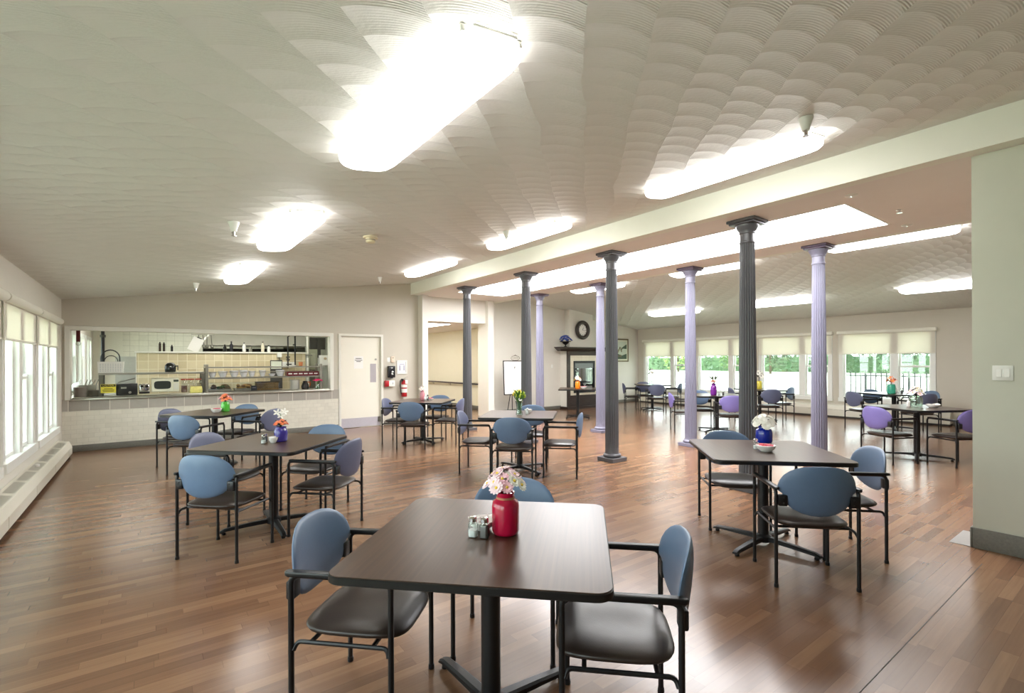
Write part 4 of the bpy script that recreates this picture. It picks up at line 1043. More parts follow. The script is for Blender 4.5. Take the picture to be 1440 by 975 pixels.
t = thing('kitchen_light', 'bright ceiling panel inside the kitchen near the opening', 'light', (1.0, 12.0, 2.6), 0, 'kitchen ceiling panels')
b = MB(); b.box(-.62, .62, -.17, .17, -.05, 0, .006, 1); b.build('frame', m_plastic, t)
b = MB(); b.box(-.58, .58, -.14, .14, -.056, -.049); b.build('diffuser', emis('kitchen_diffuser', (1, .99, .93), 20), t, smooth=False)
for k, (x, y) in enumerate(((2.4, 12.0), (-.2, 14.0), (1.0, 15.6))):
    o = copy_tree(t); o.location = (x, y, 2.6); o['label'] = ['ceiling panel over the buffet inside the kitchen', 'ceiling panel over the kitchen window side', 'ceiling panel at the kitchen back wall'][k]

# ------------------------------------------------------------------ armchairs
def make_chair(mback):
    t = thing('dining_armchair', 'x', 'chair')
    out_r = [(0, .484), (.05, .487), (.10, .498), (.152, .521), (.184, .549), (.201, .58), (.208, .606), (.214, .622), (.233, .634), (.239, .652), (.237, .675), (.228, .71), (.208, .745), (.178, .774), (.14, .795), (.095, .808), (.048, .813)]
    out = out_r+[(0, .814)]+[(-u, v) for u, v in out_r[:0:-1]]
    def fb(u, v, k, side):
        y = -.260+1.1*u*u-(v-.6)*.10
        T = .023*math.sqrt(max(0, 1-(1-k)**2.6))
        return (u, y-side*T, v)
    b = MB(); b.pillow(out, fb, 7); b.build('backrest', mback, t, ang=70)
    o_ = []
    for k in range(40):
        a = 2*math.pi*k/40; c, s_ = math.cos(a), math.sin(a)
        o_.append((.232*math.copysign(abs(c)**.52, c), .015+.228*math.copysign(abs(s_)**.52, s_)))
    def fs(u, v, k, side):
        z = .413; dome = .03*math.sqrt(max(0, 1-(1-k)**3))
        dip = -.012*math.exp(-((u/.14)**2+((v+.02)/.15)**2))
        fall = -.02*max(0, (v-.12)/.12)**2 if v > .12 else 0
        return (u, v, z+(dome+dip if side == 1 else -.028*min(1, dome/.02) if side == -1 else 0)+fall)
    b = MB(); b.pillow(o_, fs, 7); b.build('seat', m_seat, t, ang=70)
    r = .0115
    for sx in (-1, 1):
        for sy in (-1, 1):
            b = MB(); b.tube([(sx*.25, sy*.21, .0), (sx*.25, sy*.21, .606)], r, 10); b.lathe([(.014, 0), (.015, .004), (.014, .022), (.011, .024)], 12, (sx*.25, sy*.21, 0)); b.build('leg', m_black, t)
        b = MB()
        pts = [(sx*.25, .21, .604)]+bend((sx*.25, .21, .604), (sx*.25, .21, .647), (sx*.25, 0, .647), .04)+bend((sx*.25, 0, .647), (sx*.25, -.21, .647), (sx*.25, -.21, .604), .04)+[(sx*.25, -.21, .604)]
        b.tube(pts, r, 10)
        A = []
        for k in range(20):
            a = 2*math.pi*k/20; A.append((sx*.25+.0175*math.cos(a), (.185 if math.sin(a) > 0 else -.215)+.020*math.sin(a)))
        b.prism(A, .644, .664, .006); b.build('armrest', m_black, t)
        b = MB(); b.tube([(sx*.25, .20, .345)]+bend((sx*.25, .2, .345), (sx*.238, .19, .375), (sx*.238, 0, .375), .02)+bend((sx*.238, 0, .375), (sx*.238, -.19, .375), (sx*.25, -.2, .345), .02)+[(sx*.25, -.20, .345)], .009, 8); b.build('side_rail', m_black, t)
        b = MB(); b.box(sx*.215-.026, sx*.215+.030, -.238, -.203, .54, .615, .008, 2)
        for zz in (.56, .595): b.ball((sx*.21, -.239, zz), (.006, .003, .006), 8, 5)
        b.build('back_bracket', m_black, t)
    b = MB()
    for y in (-.13, .13): b.tube([(-.24, y, .377), (.24, y, .377)], .009, 8)
    b.build('cross_bar', m_black, t)
    return t
TABLES = [('T1', 1.164, 1.735, 45, 'dark walnut table with the crimson jar in the middle of the picture'), ('T2', .92, 4.93, 45, 'dark table carrying the indigo jar, near the left heater'),
          ('T3', .78, 8.4, 45, 'dark table with the green jar in front of the serving counter'), ('T4', 4.11, 8.34, 45, 'dark table with the pink vase beside the kitchen door'),
          ('T5', 4.10, 5.38, 45, 'dark table with tulips in a glass vase'), ('T6', 4.02, 2.01, 45, 'dark table with the cobalt jar and bowl of pink packets'),
          ('T7', 9.38, 2.36, 59, 'dark table with the clear jar of white flowers, beside the stub wall'), ('T8', 12.85, 3.62, 60, 'dark table with the teal vase below the fence window'),
          ('T9', 9.6, 5.76, 45, 'dark table with the purple vase between two columns'), ('T10', 12.25, 6.2, 45, 'dark table with the yellow vase, half behind the charcoal column'),
          ('T11', 12.25, 9.45, 45, 'dark table in the far corner below the first far window'), ('T12', 9.05, 9.35, 45, 'dark table with the orange vase in front of the fireplace')]
TABLES_XY = {n: (x, y, a) for n, x, y, a, l in TABLES}
def clear_feet(x, y, f, tx, ty, ta):
    """slide a chair a little until none of its legs stands in a table foot"""
    for _ in range(40):
        a = R(f); fx, fy = math.cos(a), math.sin(a); hit = None
        for lx in (-.25, .25):
            for ly in (-.21, .21):
                px, py = x+lx*fy+ly*fx, y-lx*fx+ly*fy
                for k in range(4):
                    b_ = R(ta+45+90*k); dx, dy = math.cos(b_), math.sin(b_)
                    u = max(0, min(.445, (px-tx)*dx+(py-ty)*dy)); qx, qy = px-tx-u*dx, py-ty-u*dy
                    d = math.hypot(qx, qy)
                    if d < .041 and (hit is None or d < hit[0]): hit = (d, qx, qy)
        if hit is None: break
        d = max(hit[0], 1e-4); x += hit[1]/d*.006; y += hit[2]/d*.006
    return x, y
protos = {}
CH = [
 # x, y, facing, kind, label
 ('T1', .782, 2.144, -45, 'blue', 'blue-backed armchair tucked in at the crimson jar table, on its kitchen side'),
 ('T1', 1.52, 1.37, 135, 'blue', 'blue-backed armchair at the crimson jar table, on the side toward the grey stub wall'),
 ('T1', 1.549, 2.135, -135, 'blue', 'blue-backed armchair whose top shows behind the pink flowers of the crimson jar'),
 ('T2', .497, 4.50, 45, 'blue', 'blue-backed armchair seen from behind at the indigo jar table'),
 ('T2', 1.265, 4.558, 134, 'slate', 'slate-backed armchair turned toward the kitchen at the indigo jar table'),
 ('T2', .612, 5.461, -45, 'slate', 'slate-backed armchair half hidden by the indigo jar table on its window side'),
 ('T2', 1.395, 5.345, -138, 'blue', 'blue-backed armchair facing us across the indigo jar table'),
 ('T3', .52, 7.92, 45, 'blue', 'light blue armchair seen from behind at the green jar table'),
 ('T3', .42, 8.70, -45, 'slate', 'slate armchair nearest the heater at the green jar table'),
 ('T3', 1.30, 8.10, 135, 'slate', 'slate armchair at the green jar table, behind the white orchid'),
 ('T3', 1.12, 8.84, -135, 'blue', 'blue armchair facing us from the far side of the green jar table'),
 ('T4', 3.74, 7.92, 45, 'blue', 'blue armchair seen from behind at the pink vase table'),
 ('T4', 3.78, 8.62, -45, 'slate', 'lavender-lit armchair beside the door frame at the pink vase table'),
 ('T4', 4.48, 8.03, 135, 'slate', 'armchair at the pink vase table, back toward the charcoal column'),
 ('T4', 4.55, 8.68, -135, 'blue', 'blue armchair facing us behind the pink vase table'),
 ('T5', 3.745, 5.05, 45, 'blue', 'dark blue armchair seen from behind at the tulip table'),
 ('T5', 3.64, 5.70, -45, 'slate', 'slate armchair side-on at the tulip table, toward the pink vase table'),
 ('T5', 4.40, 4.87, 135, 'blue', 'armchair side-on at the tulip table, toward the central charcoal column'),
 ('T5', 4.62, 5.80, -135, 'blue', 'blue armchair half hidden behind the tulips, facing us'),
 ('T6', 3.655, 1.552, 45, 'blue', 'blue-backed armchair seen from behind at the cobalt jar table'),
 ('T6', 4.375, 1.602, 135, 'blue', 'blue-backed armchair at the cobalt jar table, nearest the grey stub wall'),
 ('T6', 4.337, 2.425, -135, 'blue', 'armchair facing us behind the cobalt jar table, below the charcoal column'),
 ('T7', 8.74, 2.53, -25, 'violet', 'violet armchair seen from behind next to the nearest lavender column, at the clear jar table'),
 ('T7', 9.19, 1.865, 60, 'violet', 'violet armchair cut off by the edge of the grey stub wall'),
 ('T8', 12.42, 4.05, -30, 'slate', 'slate armchair at the teal vase table, nearest the lavender column'),
 ('T8', 12.58, 3.15, 60, 'slate', 'dark armchair behind the white flowers of the clear jar'),
 ('T8', 13.4, 3.3, 150, 'blue', 'pale blue armchair at the teal vase table below the last far window'),
 ('T8', 13.2, 3.98, -120, 'blue', 'armchair backed against the far window with the fence, teal vase table'),
 ('T9', 9.25, 5.28, 42, 'violet', 'violet armchair seen from behind at the purple vase table'),
 ('T9', 9.12, 6.25, -45, 'violet', 'violet armchair side-on beside the lavender column, at the purple vase table'),
 ('T9', 9.86, 6.28, -135, 'blue', 'armchair facing us behind the purple vase table'),
 ('T10', 11.81, 5.78, 45, 'slate', 'slate armchair seen from behind at the yellow vase table'),
 ('T10', 12.75, 5.92, 135, 'blue', 'pale armchair side-on against the bright window at the yellow vase table'),
 ('T10', 11.92, 6.48, -45, 'slate', 'slate armchair peeping between purple vase and charcoal column'),
 ('T11', 11.80, 8.98, 45, 'slate', 'slate armchair seen from behind at the far corner table'),
 ('T11', 11.82, 9.86, -45, 'slate', 'armchair side-on at the far corner table, toward the fireplace'),
 ('T11', 12.62, 9.02, 135, 'blue', 'armchair side-on against the bright window at the far corner table'),
 ('T11', 12.5, 9.95, -135, 'slate', 'armchair facing us from the far side of the far corner table'),
]
GRP = {'T1': 'armchairs at the crimson jar table', 'T2': 'armchairs at the indigo jar table', 'T3': 'armchairs at the green jar table', 'T4': 'armchairs at the pink vase table', 'T5': 'armchairs at the tulip table', 'T6': 'armchairs at the cobalt jar table',
       'T7': 'armchairs at the clear jar table', 'T8': 'armchairs at the teal vase table', 'T9': 'armchairs at the purple vase table', 'T10': 'armchairs at the yellow vase table', 'T11': 'armchairs at the far corner table'}
MB_ = {'blue': m_blue, 'slate': m_blue_shaded, 'violet': m_blue_warmlit}
for tb_, x, y, f, kind, lab in CH:
    if tb_ != 'T3': x, y = clear_feet(x, y, f, *TABLES_XY[tb_])
    if kind not in protos: o = make_chair(MB_[kind]); protos[kind] = o; o['label'] = lab; o['group'] = GRP[tb_]
    else: o = dup(protos[kind], (0, 0, 0), 0, lab, GRP[tb_])
    o.location = (x, y, 0); o.rotation_euler = (0, 0, R(f-90))

# ------------------------------------------------------------------ tables
TZ, TS = .77, .49
def make_table(round_base=False):
    t = thing('dining_table', 'x', 'table')
    def rsq(s, r):
        out = []
        for k, (cx, cy) in enumerate(((1, 1), (-1, 1), (-1, -1), (1, -1))):
            for i in range(8):
                a = math.pi/2*k+math.pi/2*i/7; out.append((cx*(s-r)+r*math.cos(a), cy*(s-r)+r*math.sin(a)))
        return out
    b = MB(); b.prism(rsq(TS-.004, .056), TZ-.028, TZ); b.build('table_top', m_top, t)
    b = MB()
    A, B = rsq(TS, .06), rsq(TS-.005, .056); n = len(A)
    prof = [(0, -.002), (1, -.006), (1, -.028), (0, -.032)]
    rings = [[b.bm.verts.new(((Bp[0] if f == 0 else Ap[0]), (Bp[1] if f == 0 else Ap[1]), TZ+dz)) for Ap, Bp in zip(A, B)] for f, dz in prof]
    for P, Q in zip(rings, rings[1:]):
        for i in range(n): b.bm.faces.new((P[i], P[(i+1) % n], Q[(i+1) % n], Q[i]))
    b.bm.faces.new(rings[-1]); b.build('edge_band', m_edge, t)
    b = MB(); b.tube([(0, 0, .03), (0, 0, TZ-.04)], .041, 20); b.build('pedestal', m_black, t)
    b = MB(); b.box(-.26, .26, -.03, .03, TZ-.055, TZ-.031, .005, 1); b.box(-.03, .03, -.26, .26, TZ-.055, TZ-.031, .005, 1); b.build('top_spider', m_black, t)
    if round_base:
        b = MB(); b.lathe([(.29, 0), (.295, .008), (.28, .02), (.1, .045), (.06, .07), (.04, .08)], 40); b.build('disc_base', m_cast, t)
    else:
        b = MB(); b.lathe([(.06, .03), (.065, .04), (.062, .075), (.045, .085), (.04, .09)], 20); b.build('hub', m_cast, t)
        for k in range(4):
            Mr = Matrix.Rotation(R(45+90*k), 4, 'Z')
            b = MB()
            L = [(.03, .042, .075, .030), (.25, .035, .062, .027), (.395, .028, .05, .024), (.43, .018, .034, .022)]
            rings = []
            for x, z0, z1, w in L:
                rings.append([b.bm.verts.new(Mr @ Vector((x, yy, zz))) for yy, zz in ((-w, z0), (w, z0), (w, z1-.008), (w*.6, z1), (-w*.6, z1), (-w, z1-.008))])
            for P, Q in zip(rings, rings[1:]):
                for i in range(6): b.bm.faces.new((P[i], P[(i+1) % 6], Q[(i+1) % 6], Q[i]))
            b.bm.faces.new(rings[0]); b.bm.faces.new(rings[-1][::-1])
            ft = b.build('foot', m_cast, t, ang=25)
            b = MB(); c = Mr @ Vector((.40, 0, 0)); b.lathe([(.016, 0), (.018, .004), (.016, .018), (.007, .02), (.007, .03)], 12, (c.x, c.y, 0)); b.build('leveller', m_black, ft)
    return t
TP = None
for nme, x, y, a, lab in TABLES:
    if nme == 'T3': o = make_table(True); o['label'] = lab; o['group'] = 'square dining tables'
    elif TP is None: o = make_table(); TP = o; o['label'] = lab; o['group'] = 'square dining tables'
    else: o = dup(TP, (0, 0, 0), 0, lab, 'square dining tables')
    o.location = (x, y, 0); o.rotation_euler = (0, 0, R(a))

# ------------------------------------------------------------------ vases, flowers, shakers, bowls
TT = TZ+.0006
def vase(lab, x, y, prof, m, water=False, z=TT, band=None):
    t = thing('flower_vase', lab, 'vase', (x, y, z), 0, 'table vases')
    b = MB(); b.lathe(prof, 32); b.build('vase_body', m, t, ang=50)
    if band:
        b = MB(); b.lathe(band[0], 32, cap=False); b.build('neck_band', band[1], t)
    if False:
        r = prof[0][0]; b = MB(); b.lathe([(r*.6, .004), (r*.85, .012), (r*.85, .06), (0, .06)], 20); b.build('water', m_water, t)
    return t
def jar(r, h, nk=.72, neck=.2):
    hn = h*(1-neck)
    return [(r*.8, 0), (r*.93, .004), (r, .018), (r, hn-.03), (r*.93, hn-.008), (r*nk*1.02, hn+.004), (r*nk, hn+.01), (r*nk, h-.008), (r*nk*1.06, h-.006), (r*nk*1.06, h), (r*nk*.9, h), (r*nk*.88, hn+.012), (r*.9, hn-.03), (r*.9, .02), (0, .012)]
def bouquet(lab, x, y, kind, z0, spread, n, r, cols, seed=1, height=.06, petals=11, layers=2, stems=True, cup=.25, leaf=m_leafd, centre=m_ypet, zbase=TT):
    t = thing('flower_bouquet', lab, 'flowers', (x, y, zbase), 0, 'table flowers')
    rnd = random.Random(seed)
    b = MB()
    pts = []
    for k in range(n):
        a = 2.39996*k+seed; q = math.sqrt((k+.5)/n)
        px, py = spread*q*math.cos(a), spread*q*math.sin(a)
        pz = z0+(height+spread*.35)*(1-q*q)+rnd.uniform(-.012, .012)
        pts.append((px, py, pz, (px*1.1/spread, py*1.1/spread, .75+rnd.uniform(-.25, .2))))
    for k, (px, py, pz, ax) in enumerate(pts):
        b = MB(); blob_flower(b, (px, py, pz), r*rnd.uniform(.85, 1.1), petals, layers, cup, ax); f = b.build('flower', PET[cols[k % len(cols)]], t)
        if centre is not None:
            b = MB(); q = Vector(ax).normalized(); b.ball(Vector((px, py, pz))+q*r*.22, r*.2, 8, 6); b.build('flower_centre', centre, f)
    b = MB()
    for px, py, pz, ax in pts[:14]:
        b.tube([(px*.1, py*.1, .02), (px*.2, py*.2, z0*.96), (px*.95, py*.95, pz-.01)], .0022, 5)
    b.build('stem', leaf, t)
    b = MB()
    for k in range(9):
        a = 2*math.pi*k/9+seed; c = (spread*.45*math.cos(a), spread*.45*math.sin(a), z0+.012+.02*(k % 2))
        b.ball(c, (spread*.45, .010, .006), 8, 5, Matrix.Rotation(a, 3, 'Z') @ Matrix.Rotation(-.5, 3, 'Y'))
    b.build('foliage', leaf, t)
    return t
def shaker(lab, x, y, fill, glass=True, h=.085, capm=None, group='salt and pepper shakers'):
    t = thing('salt_shaker' if fill is m_salt else 'pepper_shaker', lab, 'shaker', (x, y, TT), R(38), group)
    b = MB(); s = .0185
    o_ = [(-s, -s*.6), (-s*.6, -s), (s*.6, -s), (s, -s*.6), (s, s*.6), (s*.6, s), (-s*.6, s), (-s, s*.6)]
    b.prism(o_, 0, h*.66, .003); b.lathe([(.017, h*.65), (.0135, h*.74)], 16); b.build('glass_body', m_clear if glass else m_white, t)
    if glass:
        b = MB(); b.prism([(u*.86, v*.86) for u, v in o_], .003, h*(.34 if fill is m_salt else .62)); b.build('contents', fill, t, smooth=False)
    b = MB(); b.lathe([(.0155, h*.74), (.0165, h*.75), (.0165, h*.92), (.012, h*.985), (0, h)], 18); b.build('cap', capm or m_chrome, t)
    return t
def bowl(lab, x, y, r=.055, h=.04, cont=None, contm=None, seed=1, lip=False):
    t = thing('sugar_bowl', lab, 'bowl', (x, y, TT), 0, 'small white table bowls')
    b = MB(); b.lathe([(r*.5, 0), (r*.55, .003), (r*.85, h*.5), (r, h), (r*.96, h+.001), (r*.8, h*.55), (r*.4, .008), (0, .008)], 26)
    if lip:
        for v in b.bm.verts:
            if v.co.z > h*.8:
                a = math.atan2(v.co.y, v.co.x); v.co.z += .014*max(0, math.cos(2*a+.6))
    b.build('bowl_body', m_white, t)
    if cont:
        rnd = random.Random(seed)
        for k in range(cont):
            b = MB(); b.box(-.02, .02, -.0025, .0025, -.013, .02, .001, 1, Matrix.Translation((rnd.uniform(-r*.45, r*.45), (k-(cont-1)/2)*.008, h*.75)) @ Matrix.Rotation(rnd.uniform(-.4, .4), 4, 'Z') @ Matrix.Rotation(rnd.uniform(-.3, .3), 4, 'X'))
            b.build('packet', contm, t, smooth=False)
    return t
m_pinkpk = mat('pink_packet', (238, 120, 140), .5, var=.1)
m_whitepk = mat('white_packet', (236, 232, 230), .6, var=.05)
m_redpk = mat('red_packet', (206, 60, 90), .5, var=.1)
g_crim = glazed('crimson_glass', (178, 14, 56))
# T1
vase('tall crimson glazed jar on the front table', 1.215, 1.695, jar(.058, .175, .64, .17), g_crim, band=([(.0385, .147), (.0395, .148), (.0395, .156), (.0385, .157)], mat('tan_twine', (176, 112, 84), .7)))
bouquet('pink and white daisies in the crimson jar', 1.215, 1.695, 'd', .2, .08, 20, .030, ['palepink', 'white', 'pink', 'palepink'], 2, .03, 12, 2)
shaker('glass salt shaker with white salt on the front table', 1.083, 1.743, m_salt); shaker('grey pepper shaker beside the salt on the front table', 1.113, 1.702, m_pepper)
bowl('white pinched bowl of packets behind the shakers on the front table', 1.165, 1.80, .062, .042, 7, m_whitepk, 1, True)
# T2
vase('indigo glazed jar on the table near the left heater', .976, 4.896, jar(.058, .135, .78, .14), glazed('indigo_glass', (62, 50, 140)))
t = bouquet('coral flowers with a white orchid spray in the indigo jar', .976, 4.896, 'd', .15, .058, 18, .022, ['coral', 'orange', 'coral'], 4, .015, 8, 3, cup=.6)
b = MB(); b.tube([(0, 0, .03), (.005, 0, .17), (.0, 0, .25)], .003, 6); b.build('orchid_stem', m_leaf, t)
for k, (px, pz) in enumerate(((-.03, .265), (.03, .27), (0, .235))):
    b = MB(); blob_flower(b, (px, 0, pz), .038, 5, 1, .2, (px*4, -.8, .5)); b.build('orchid_flower', PET['white'], t)
shaker('salt shaker with chrome cap in front of the indigo jar', .826, 4.866, m_salt); shaker('pepper shaker with chrome cap in front of the indigo jar', .85, 4.93, m_pepper)
bowl('small white packet holder between shakers and indigo jar', .905, 4.855, .04, .05, 5, m_whitepk, 3)
# T3
vase('bright green glazed jar on the table by the serving counter', .914, 8.366, jar(.058, .145, .8, .12), glazed('lime_glass', (84, 190, 60)))
bouquet('coral carnations in the green jar', .914, 8.366, 'd', .165, .075, 20, .034, ['coral', 'orange', 'coral', 'pink'], 5, .045, 8, 3, cup=.7)
bowl('white bowl with red packets beside the green jar', .793, 8.31, .075, .055, 6, m_redpk, 2)
# T4
vase('slim pink vase on the table beside the kitchen door', 4.13, 8.42, jar(.045, .18, .7, .2), glazed('rose_glass', (214, 140, 150)))
bouquet('white and cream flowers in the slim pink vase', 4.13, 8.42, 'd', .2, .05, 8, .04, ['white', 'palepink'], 6, .04, 9, 3)
shaker('salt shaker beside the slim pink vase', 4.145, 8.33, m_salt, h=.1); shaker('dark pepper shaker beside the slim pink vase', 4.165, 8.27, m_pepper, h=.11, capm=m_slot)
bowl('small bowl of dark packets at the pink vase table', 4.25, 8.31, .05, .035, 5, m_redpk, 4)
# T5
vase('clear glass vase holding tulips', 4.02, 5.28, [(.045, 0), (.047, .01), (.04, .05), (.038, .10), (.05, .17), (.055, .19), (.052, .19), (.035, .1), (.04, .015), (0, .012)], m_water, True)
t = thing('tulip_bunch', 'green and yellow tulip buds in the clear glass vase', 'flowers', (4.02, 5.28, TT))
rnd = random.Random(9)
for k in range(11):
    a = 2.4*k; q = math.sqrt((k+.5)/11); px, py = .085*q*math.cos(a), .085*q*math.sin(a); pz = .27+.05*(1-q)+rnd.uniform(-.02, .03)
    b = MB(); b.ball((px, py, pz), (.016, .016, .03), 10, 8, Matrix.Rotation(-px*6, 3, 'Y') @ Matrix.Rotation(py*6, 3, 'X').inverted()); b.build('bud', PET['green'] if k % 3 else PET['yellow'], t)
    b = MB(); b.tube([(px*.2, py*.2, .015), (px*.25, py*.25, .17), (px*.95, py*.95, pz-.02)], .0035, 6); b.build('stem', m_leaf, t)
for k in range(20):
    a = 2*math.pi*k/20*3; b = MB(); b.ball((.055*math.cos(a), .055*math.sin(a), .225+.03*(k % 3)), (.07, .014, .004), 10, 5, Matrix.Rotation(a, 3, 'Z') @ Matrix.Rotation(-.95, 3, 'Y')); b.build('leaf', m_leaf, t)
b = MB(); blob_flower(b, (-.02, -.04, .205), .03, 8, 3, .5, (-.2, -.8, .6)); b.build('white_flower', PET['white'], t)
shaker('white salt shaker with grey cap beside the tulips', 4.13, 5.25, m_salt, h=.09); bowl('white creamer bowl with packets beside the tulips', 4.27, 5.40, .055, .05, 6, m_whitepk, 5)
# T6
vase('round cobalt blue jar with white flowers', 4.36, 2.17, jar(.068, .15, .68, .18), glazed('cobalt_glass', (16, 44, 160)))
bouquet('white chrysanthemums in the cobalt jar', 4.36, 2.17, 'd', .165, .085, 18, .04, ['white'], 7, .035, 14, 3, centre=None)
shaker('white salt shaker beside the cobalt jar', 3.995, 2.055, m_salt); bowl('white bowl of pink packets beside the cobalt jar', 3.955, 1.954, .075, .05, 12, m_pinkpk, 6)
# T7
vase('clear glass jar with white flowers near the stub wall', 9.5, 2.40, jar(.085, .17, .8, .12), m_water, True)
bouquet('white flowers in the clear jar near the stub wall', 9.5, 2.40, 'd', .19, .095, 16, .045, ['white', 'white', 'palepink'], 8, .07, 10, 3)
shaker('white salt shaker beside the clear jar', 9.42, 2.47, m_salt, False, .12); bowl('white shell shaped bowl beside the clear jar', 9.49, 2.19, .09, .045, 4, m_whitepk, 7, True)
# T8
vase('teal green vase below the fence window', 12.62, 3.60, jar(.075, .2, .85, .1), glazed('teal_glass', (64, 170, 140)))
bouquet('orange lilies in the teal vase', 12.62, 3.60, 'd', .25, .08, 4, .065, ['orange', 'coral'], 9, .06, 6, 1, cup=.5)
shaker('salt shaker beside the teal vase', 12.78, 3.57, m_salt, h=.12); shaker('pepper shaker beside the teal vase', 12.80, 3.47, m_pepper, h=.12)
# T9
vase('tall purple vase between two columns', 9.45, 5.74, jar(.062, .24, .62, .2), glazed('purple_glass', (110, 34, 130)))
t = bouquet('salmon flowers and dark sprigs in the purple vase', 9.45, 5.74, 'd', .262, .045, 6, .04, ['coral', 'pink'], 10, .02, 6, 2)
for k in range(4):
    a = k*1.7; b = MB(); b.tube([(0, 0, .05), (.02*math.cos(a), .02*math.sin(a), .28), (.07*math.cos(a), .07*math.sin(a), .38)], .004, 6); b.build('sprig_stem', m_leafd, t)
    b = MB(); b.ball((.06*math.cos(a), .06*math.sin(a), .36), (.05, .02, .012), 8, 5, Matrix.Rotation(a, 3, 'Z') @ Matrix.Rotation(-.9, 3, 'Y')); b.build('sprig_leaf', m_leafd, t)
shaker('salt shaker beside the purple vase', 9.52, 5.66, m_salt, h=.11); shaker('pepper shaker beside the purple vase', 9.54, 5.58, m_pepper, h=.11)
# T10
vase('yellow vase half hidden by the charcoal column', 12.35, 6.26, jar(.07, .2, .8, .12), glazed('yellow_glass', (226, 210, 80)))
bouquet('white flowers with dark stems in the yellow vase', 12.35, 6.26, 'd', .3, .09, 7, .075, ['white'], 11, .1, 9, 2, centre=m_leafd)
# T11
vase('small smoked glass vase on the far corner table', 12.2, 9.44, jar(.07, .15, .7, .2), m_water, True)
bouquet('pale flowers on dark stems in the small glass vase of the corner table', 12.2, 9.44, 'd', .28, .08, 6, .06, ['palepink', 'dark', 'white'], 12, .16, 8, 2, centre=None)
# T12
vase('orange vase on the table before the fireplace', 8.95, 9.25, jar(.065, .2, .8, .1), glazed('orange_glass', (244, 130, 24)))
bouquet('yellow and green flowers in the orange vase', 8.95, 9.25, 'd', .22, .07, 9, .055, ['yellow', 'white', 'orange'], 13, .06, 9, 2, leaf=m_leaf)
bowl('white bowl of pink packets beside the orange vase', 9.07, 9.16, .085, .06, 9, m_pinkpk, 8)

# ------------------------------------------------------------------ outdoors
m_lawn = mat('pale_lawn', (222, 226, 196), .9, var=.25, scale=1.2)
b = MB(); b.box(-60, 90, -60, 90, -.45, -.30); o = b.build('ground_lawn', m_lawn, smooth=False); o['kind'] = 'structure'
m_bark = mat('grey_bark', (96, 84, 70), .9, var=.3)
m_fol = [mat('mid_green_foliage', (104, 132, 76), .7, var=.4, scale=2), mat('dark_green_foliage', (84, 110, 76), .7, var=.4, scale=2), mat('yellow_green_foliage', (146, 164, 100), .7, var=.35, scale=2)]
def tree(x, y, h, w, mi, seed, lab, trunk=.3):
    t = thing('leafy_tree', lab, 'tree', (x, y, -.3), 0, 'trees beyond the far windows' if x > 0 else 'trees beyond the left windows')
    rnd = random.Random(seed)
    b = MB(); b.tube([(0, 0, 0), (rnd.uniform(-.1, .1), .05, h*.35), (rnd.uniform(-.2, .2), .0, h*.75)], .16, 8, r1=.06)
    for k in range(5):
        a = k*1.3; b.tube([(0, 0, h*(.25+.08*k)), (w*.35*math.cos(a), w*.35*math.sin(a), h*(.4+.1*k))], .05, 6, r1=.02)
    b.build('trunk', m_bark, t)
    b = MB()
    for k in range(1500):
        u = rnd.uniform(-1, 1); a = rnd.uniform(0, 2*math.pi); q = rnd.random()**.4
        zz = h*(trunk+(1-trunk)*(.5+.5*u*q)); rr = w*.5*math.sqrt(max(.02, 1-(u*q)**2))*q*(.8+.3*math.sin(a*3+seed)+.2*math.sin(zz*3))
        c = Vector((rr*math.cos(a), rr*math.sin(a), zz)); s_ = rnd.uniform(.2, .42)
        d1 = Vector((rnd.uniform(-1, 1), rnd.uniform(-1, 1), rnd.uniform(-1, 1))).normalized(); d2 = d1.orthogonal().normalized()
        b.bm.faces.new([b.bm.verts.new(c+d1*s_), b.bm.verts.new(c+d2*s_*.5), b.bm.verts.new(c-d1*s_), b.bm.verts.new(c-d2*s_*.5)])
    b.build('crown', m_fol[mi], t, smooth=False)
    return t
TL = [(60, 53, 8, 7, 2, 'pale green tree furthest along behind the first far window'), (66, 46, 9, 7, 2, 'yellow green tree behind the first far window'), (68, 38, 9.5, 7, 0, 'green tree beyond the second far window'),
      (64, 31, 8.5, 6.5, 1, 'dark tree beyond the second far window'), (70, 25, 10, 7, 1, 'tall dark tree between second and third far windows'), (66, 18.5, 8.5, 6, 1, 'dark tree beyond the third far window'),
      (69, 12, 9.5, 6.5, 0, 'green tree beyond the third far window'), (64, 5.5, 8, 6, 1, 'dark tree behind the black picket fence'), (69, -1.5, 10, 6.5, 1, 'tall dark tree behind the black picket fence'),
      (40, 6.2, 5.5, 5.2, 0, 'bushy green tree behind the last far window sash'), (62, -9, 8.5, 7, 0, 'green tree beyond the fence end'), (42, -1.5, 6.5, 5.5, 0, 'green tree nearest the last far window')]
for k, (x, y, h, w, mi, lab) in enumerate(TL): tree(x, y, h, w, mi, 20+k, lab, .03)
for k, (x, y, h, w, mi, lab) in enumerate([(-16, 40, 6, 5, 1, 'green tree seen through the left window nearest the kitchen'), (-24, 52, 8, 6, 0, 'green tree deeper behind the left windows'), (-14, 62, 9, 7, 2, 'pale tree far behind the left windows')]): tree(x, y, h, w, mi, 50+k, lab, .1)
b = MB()
t = thing('garden_hedge', 'dark clipped hedge line behind the far lawn', 'hedge', (76, 20, -.3)); rnd = random.Random(4)
b = MB()
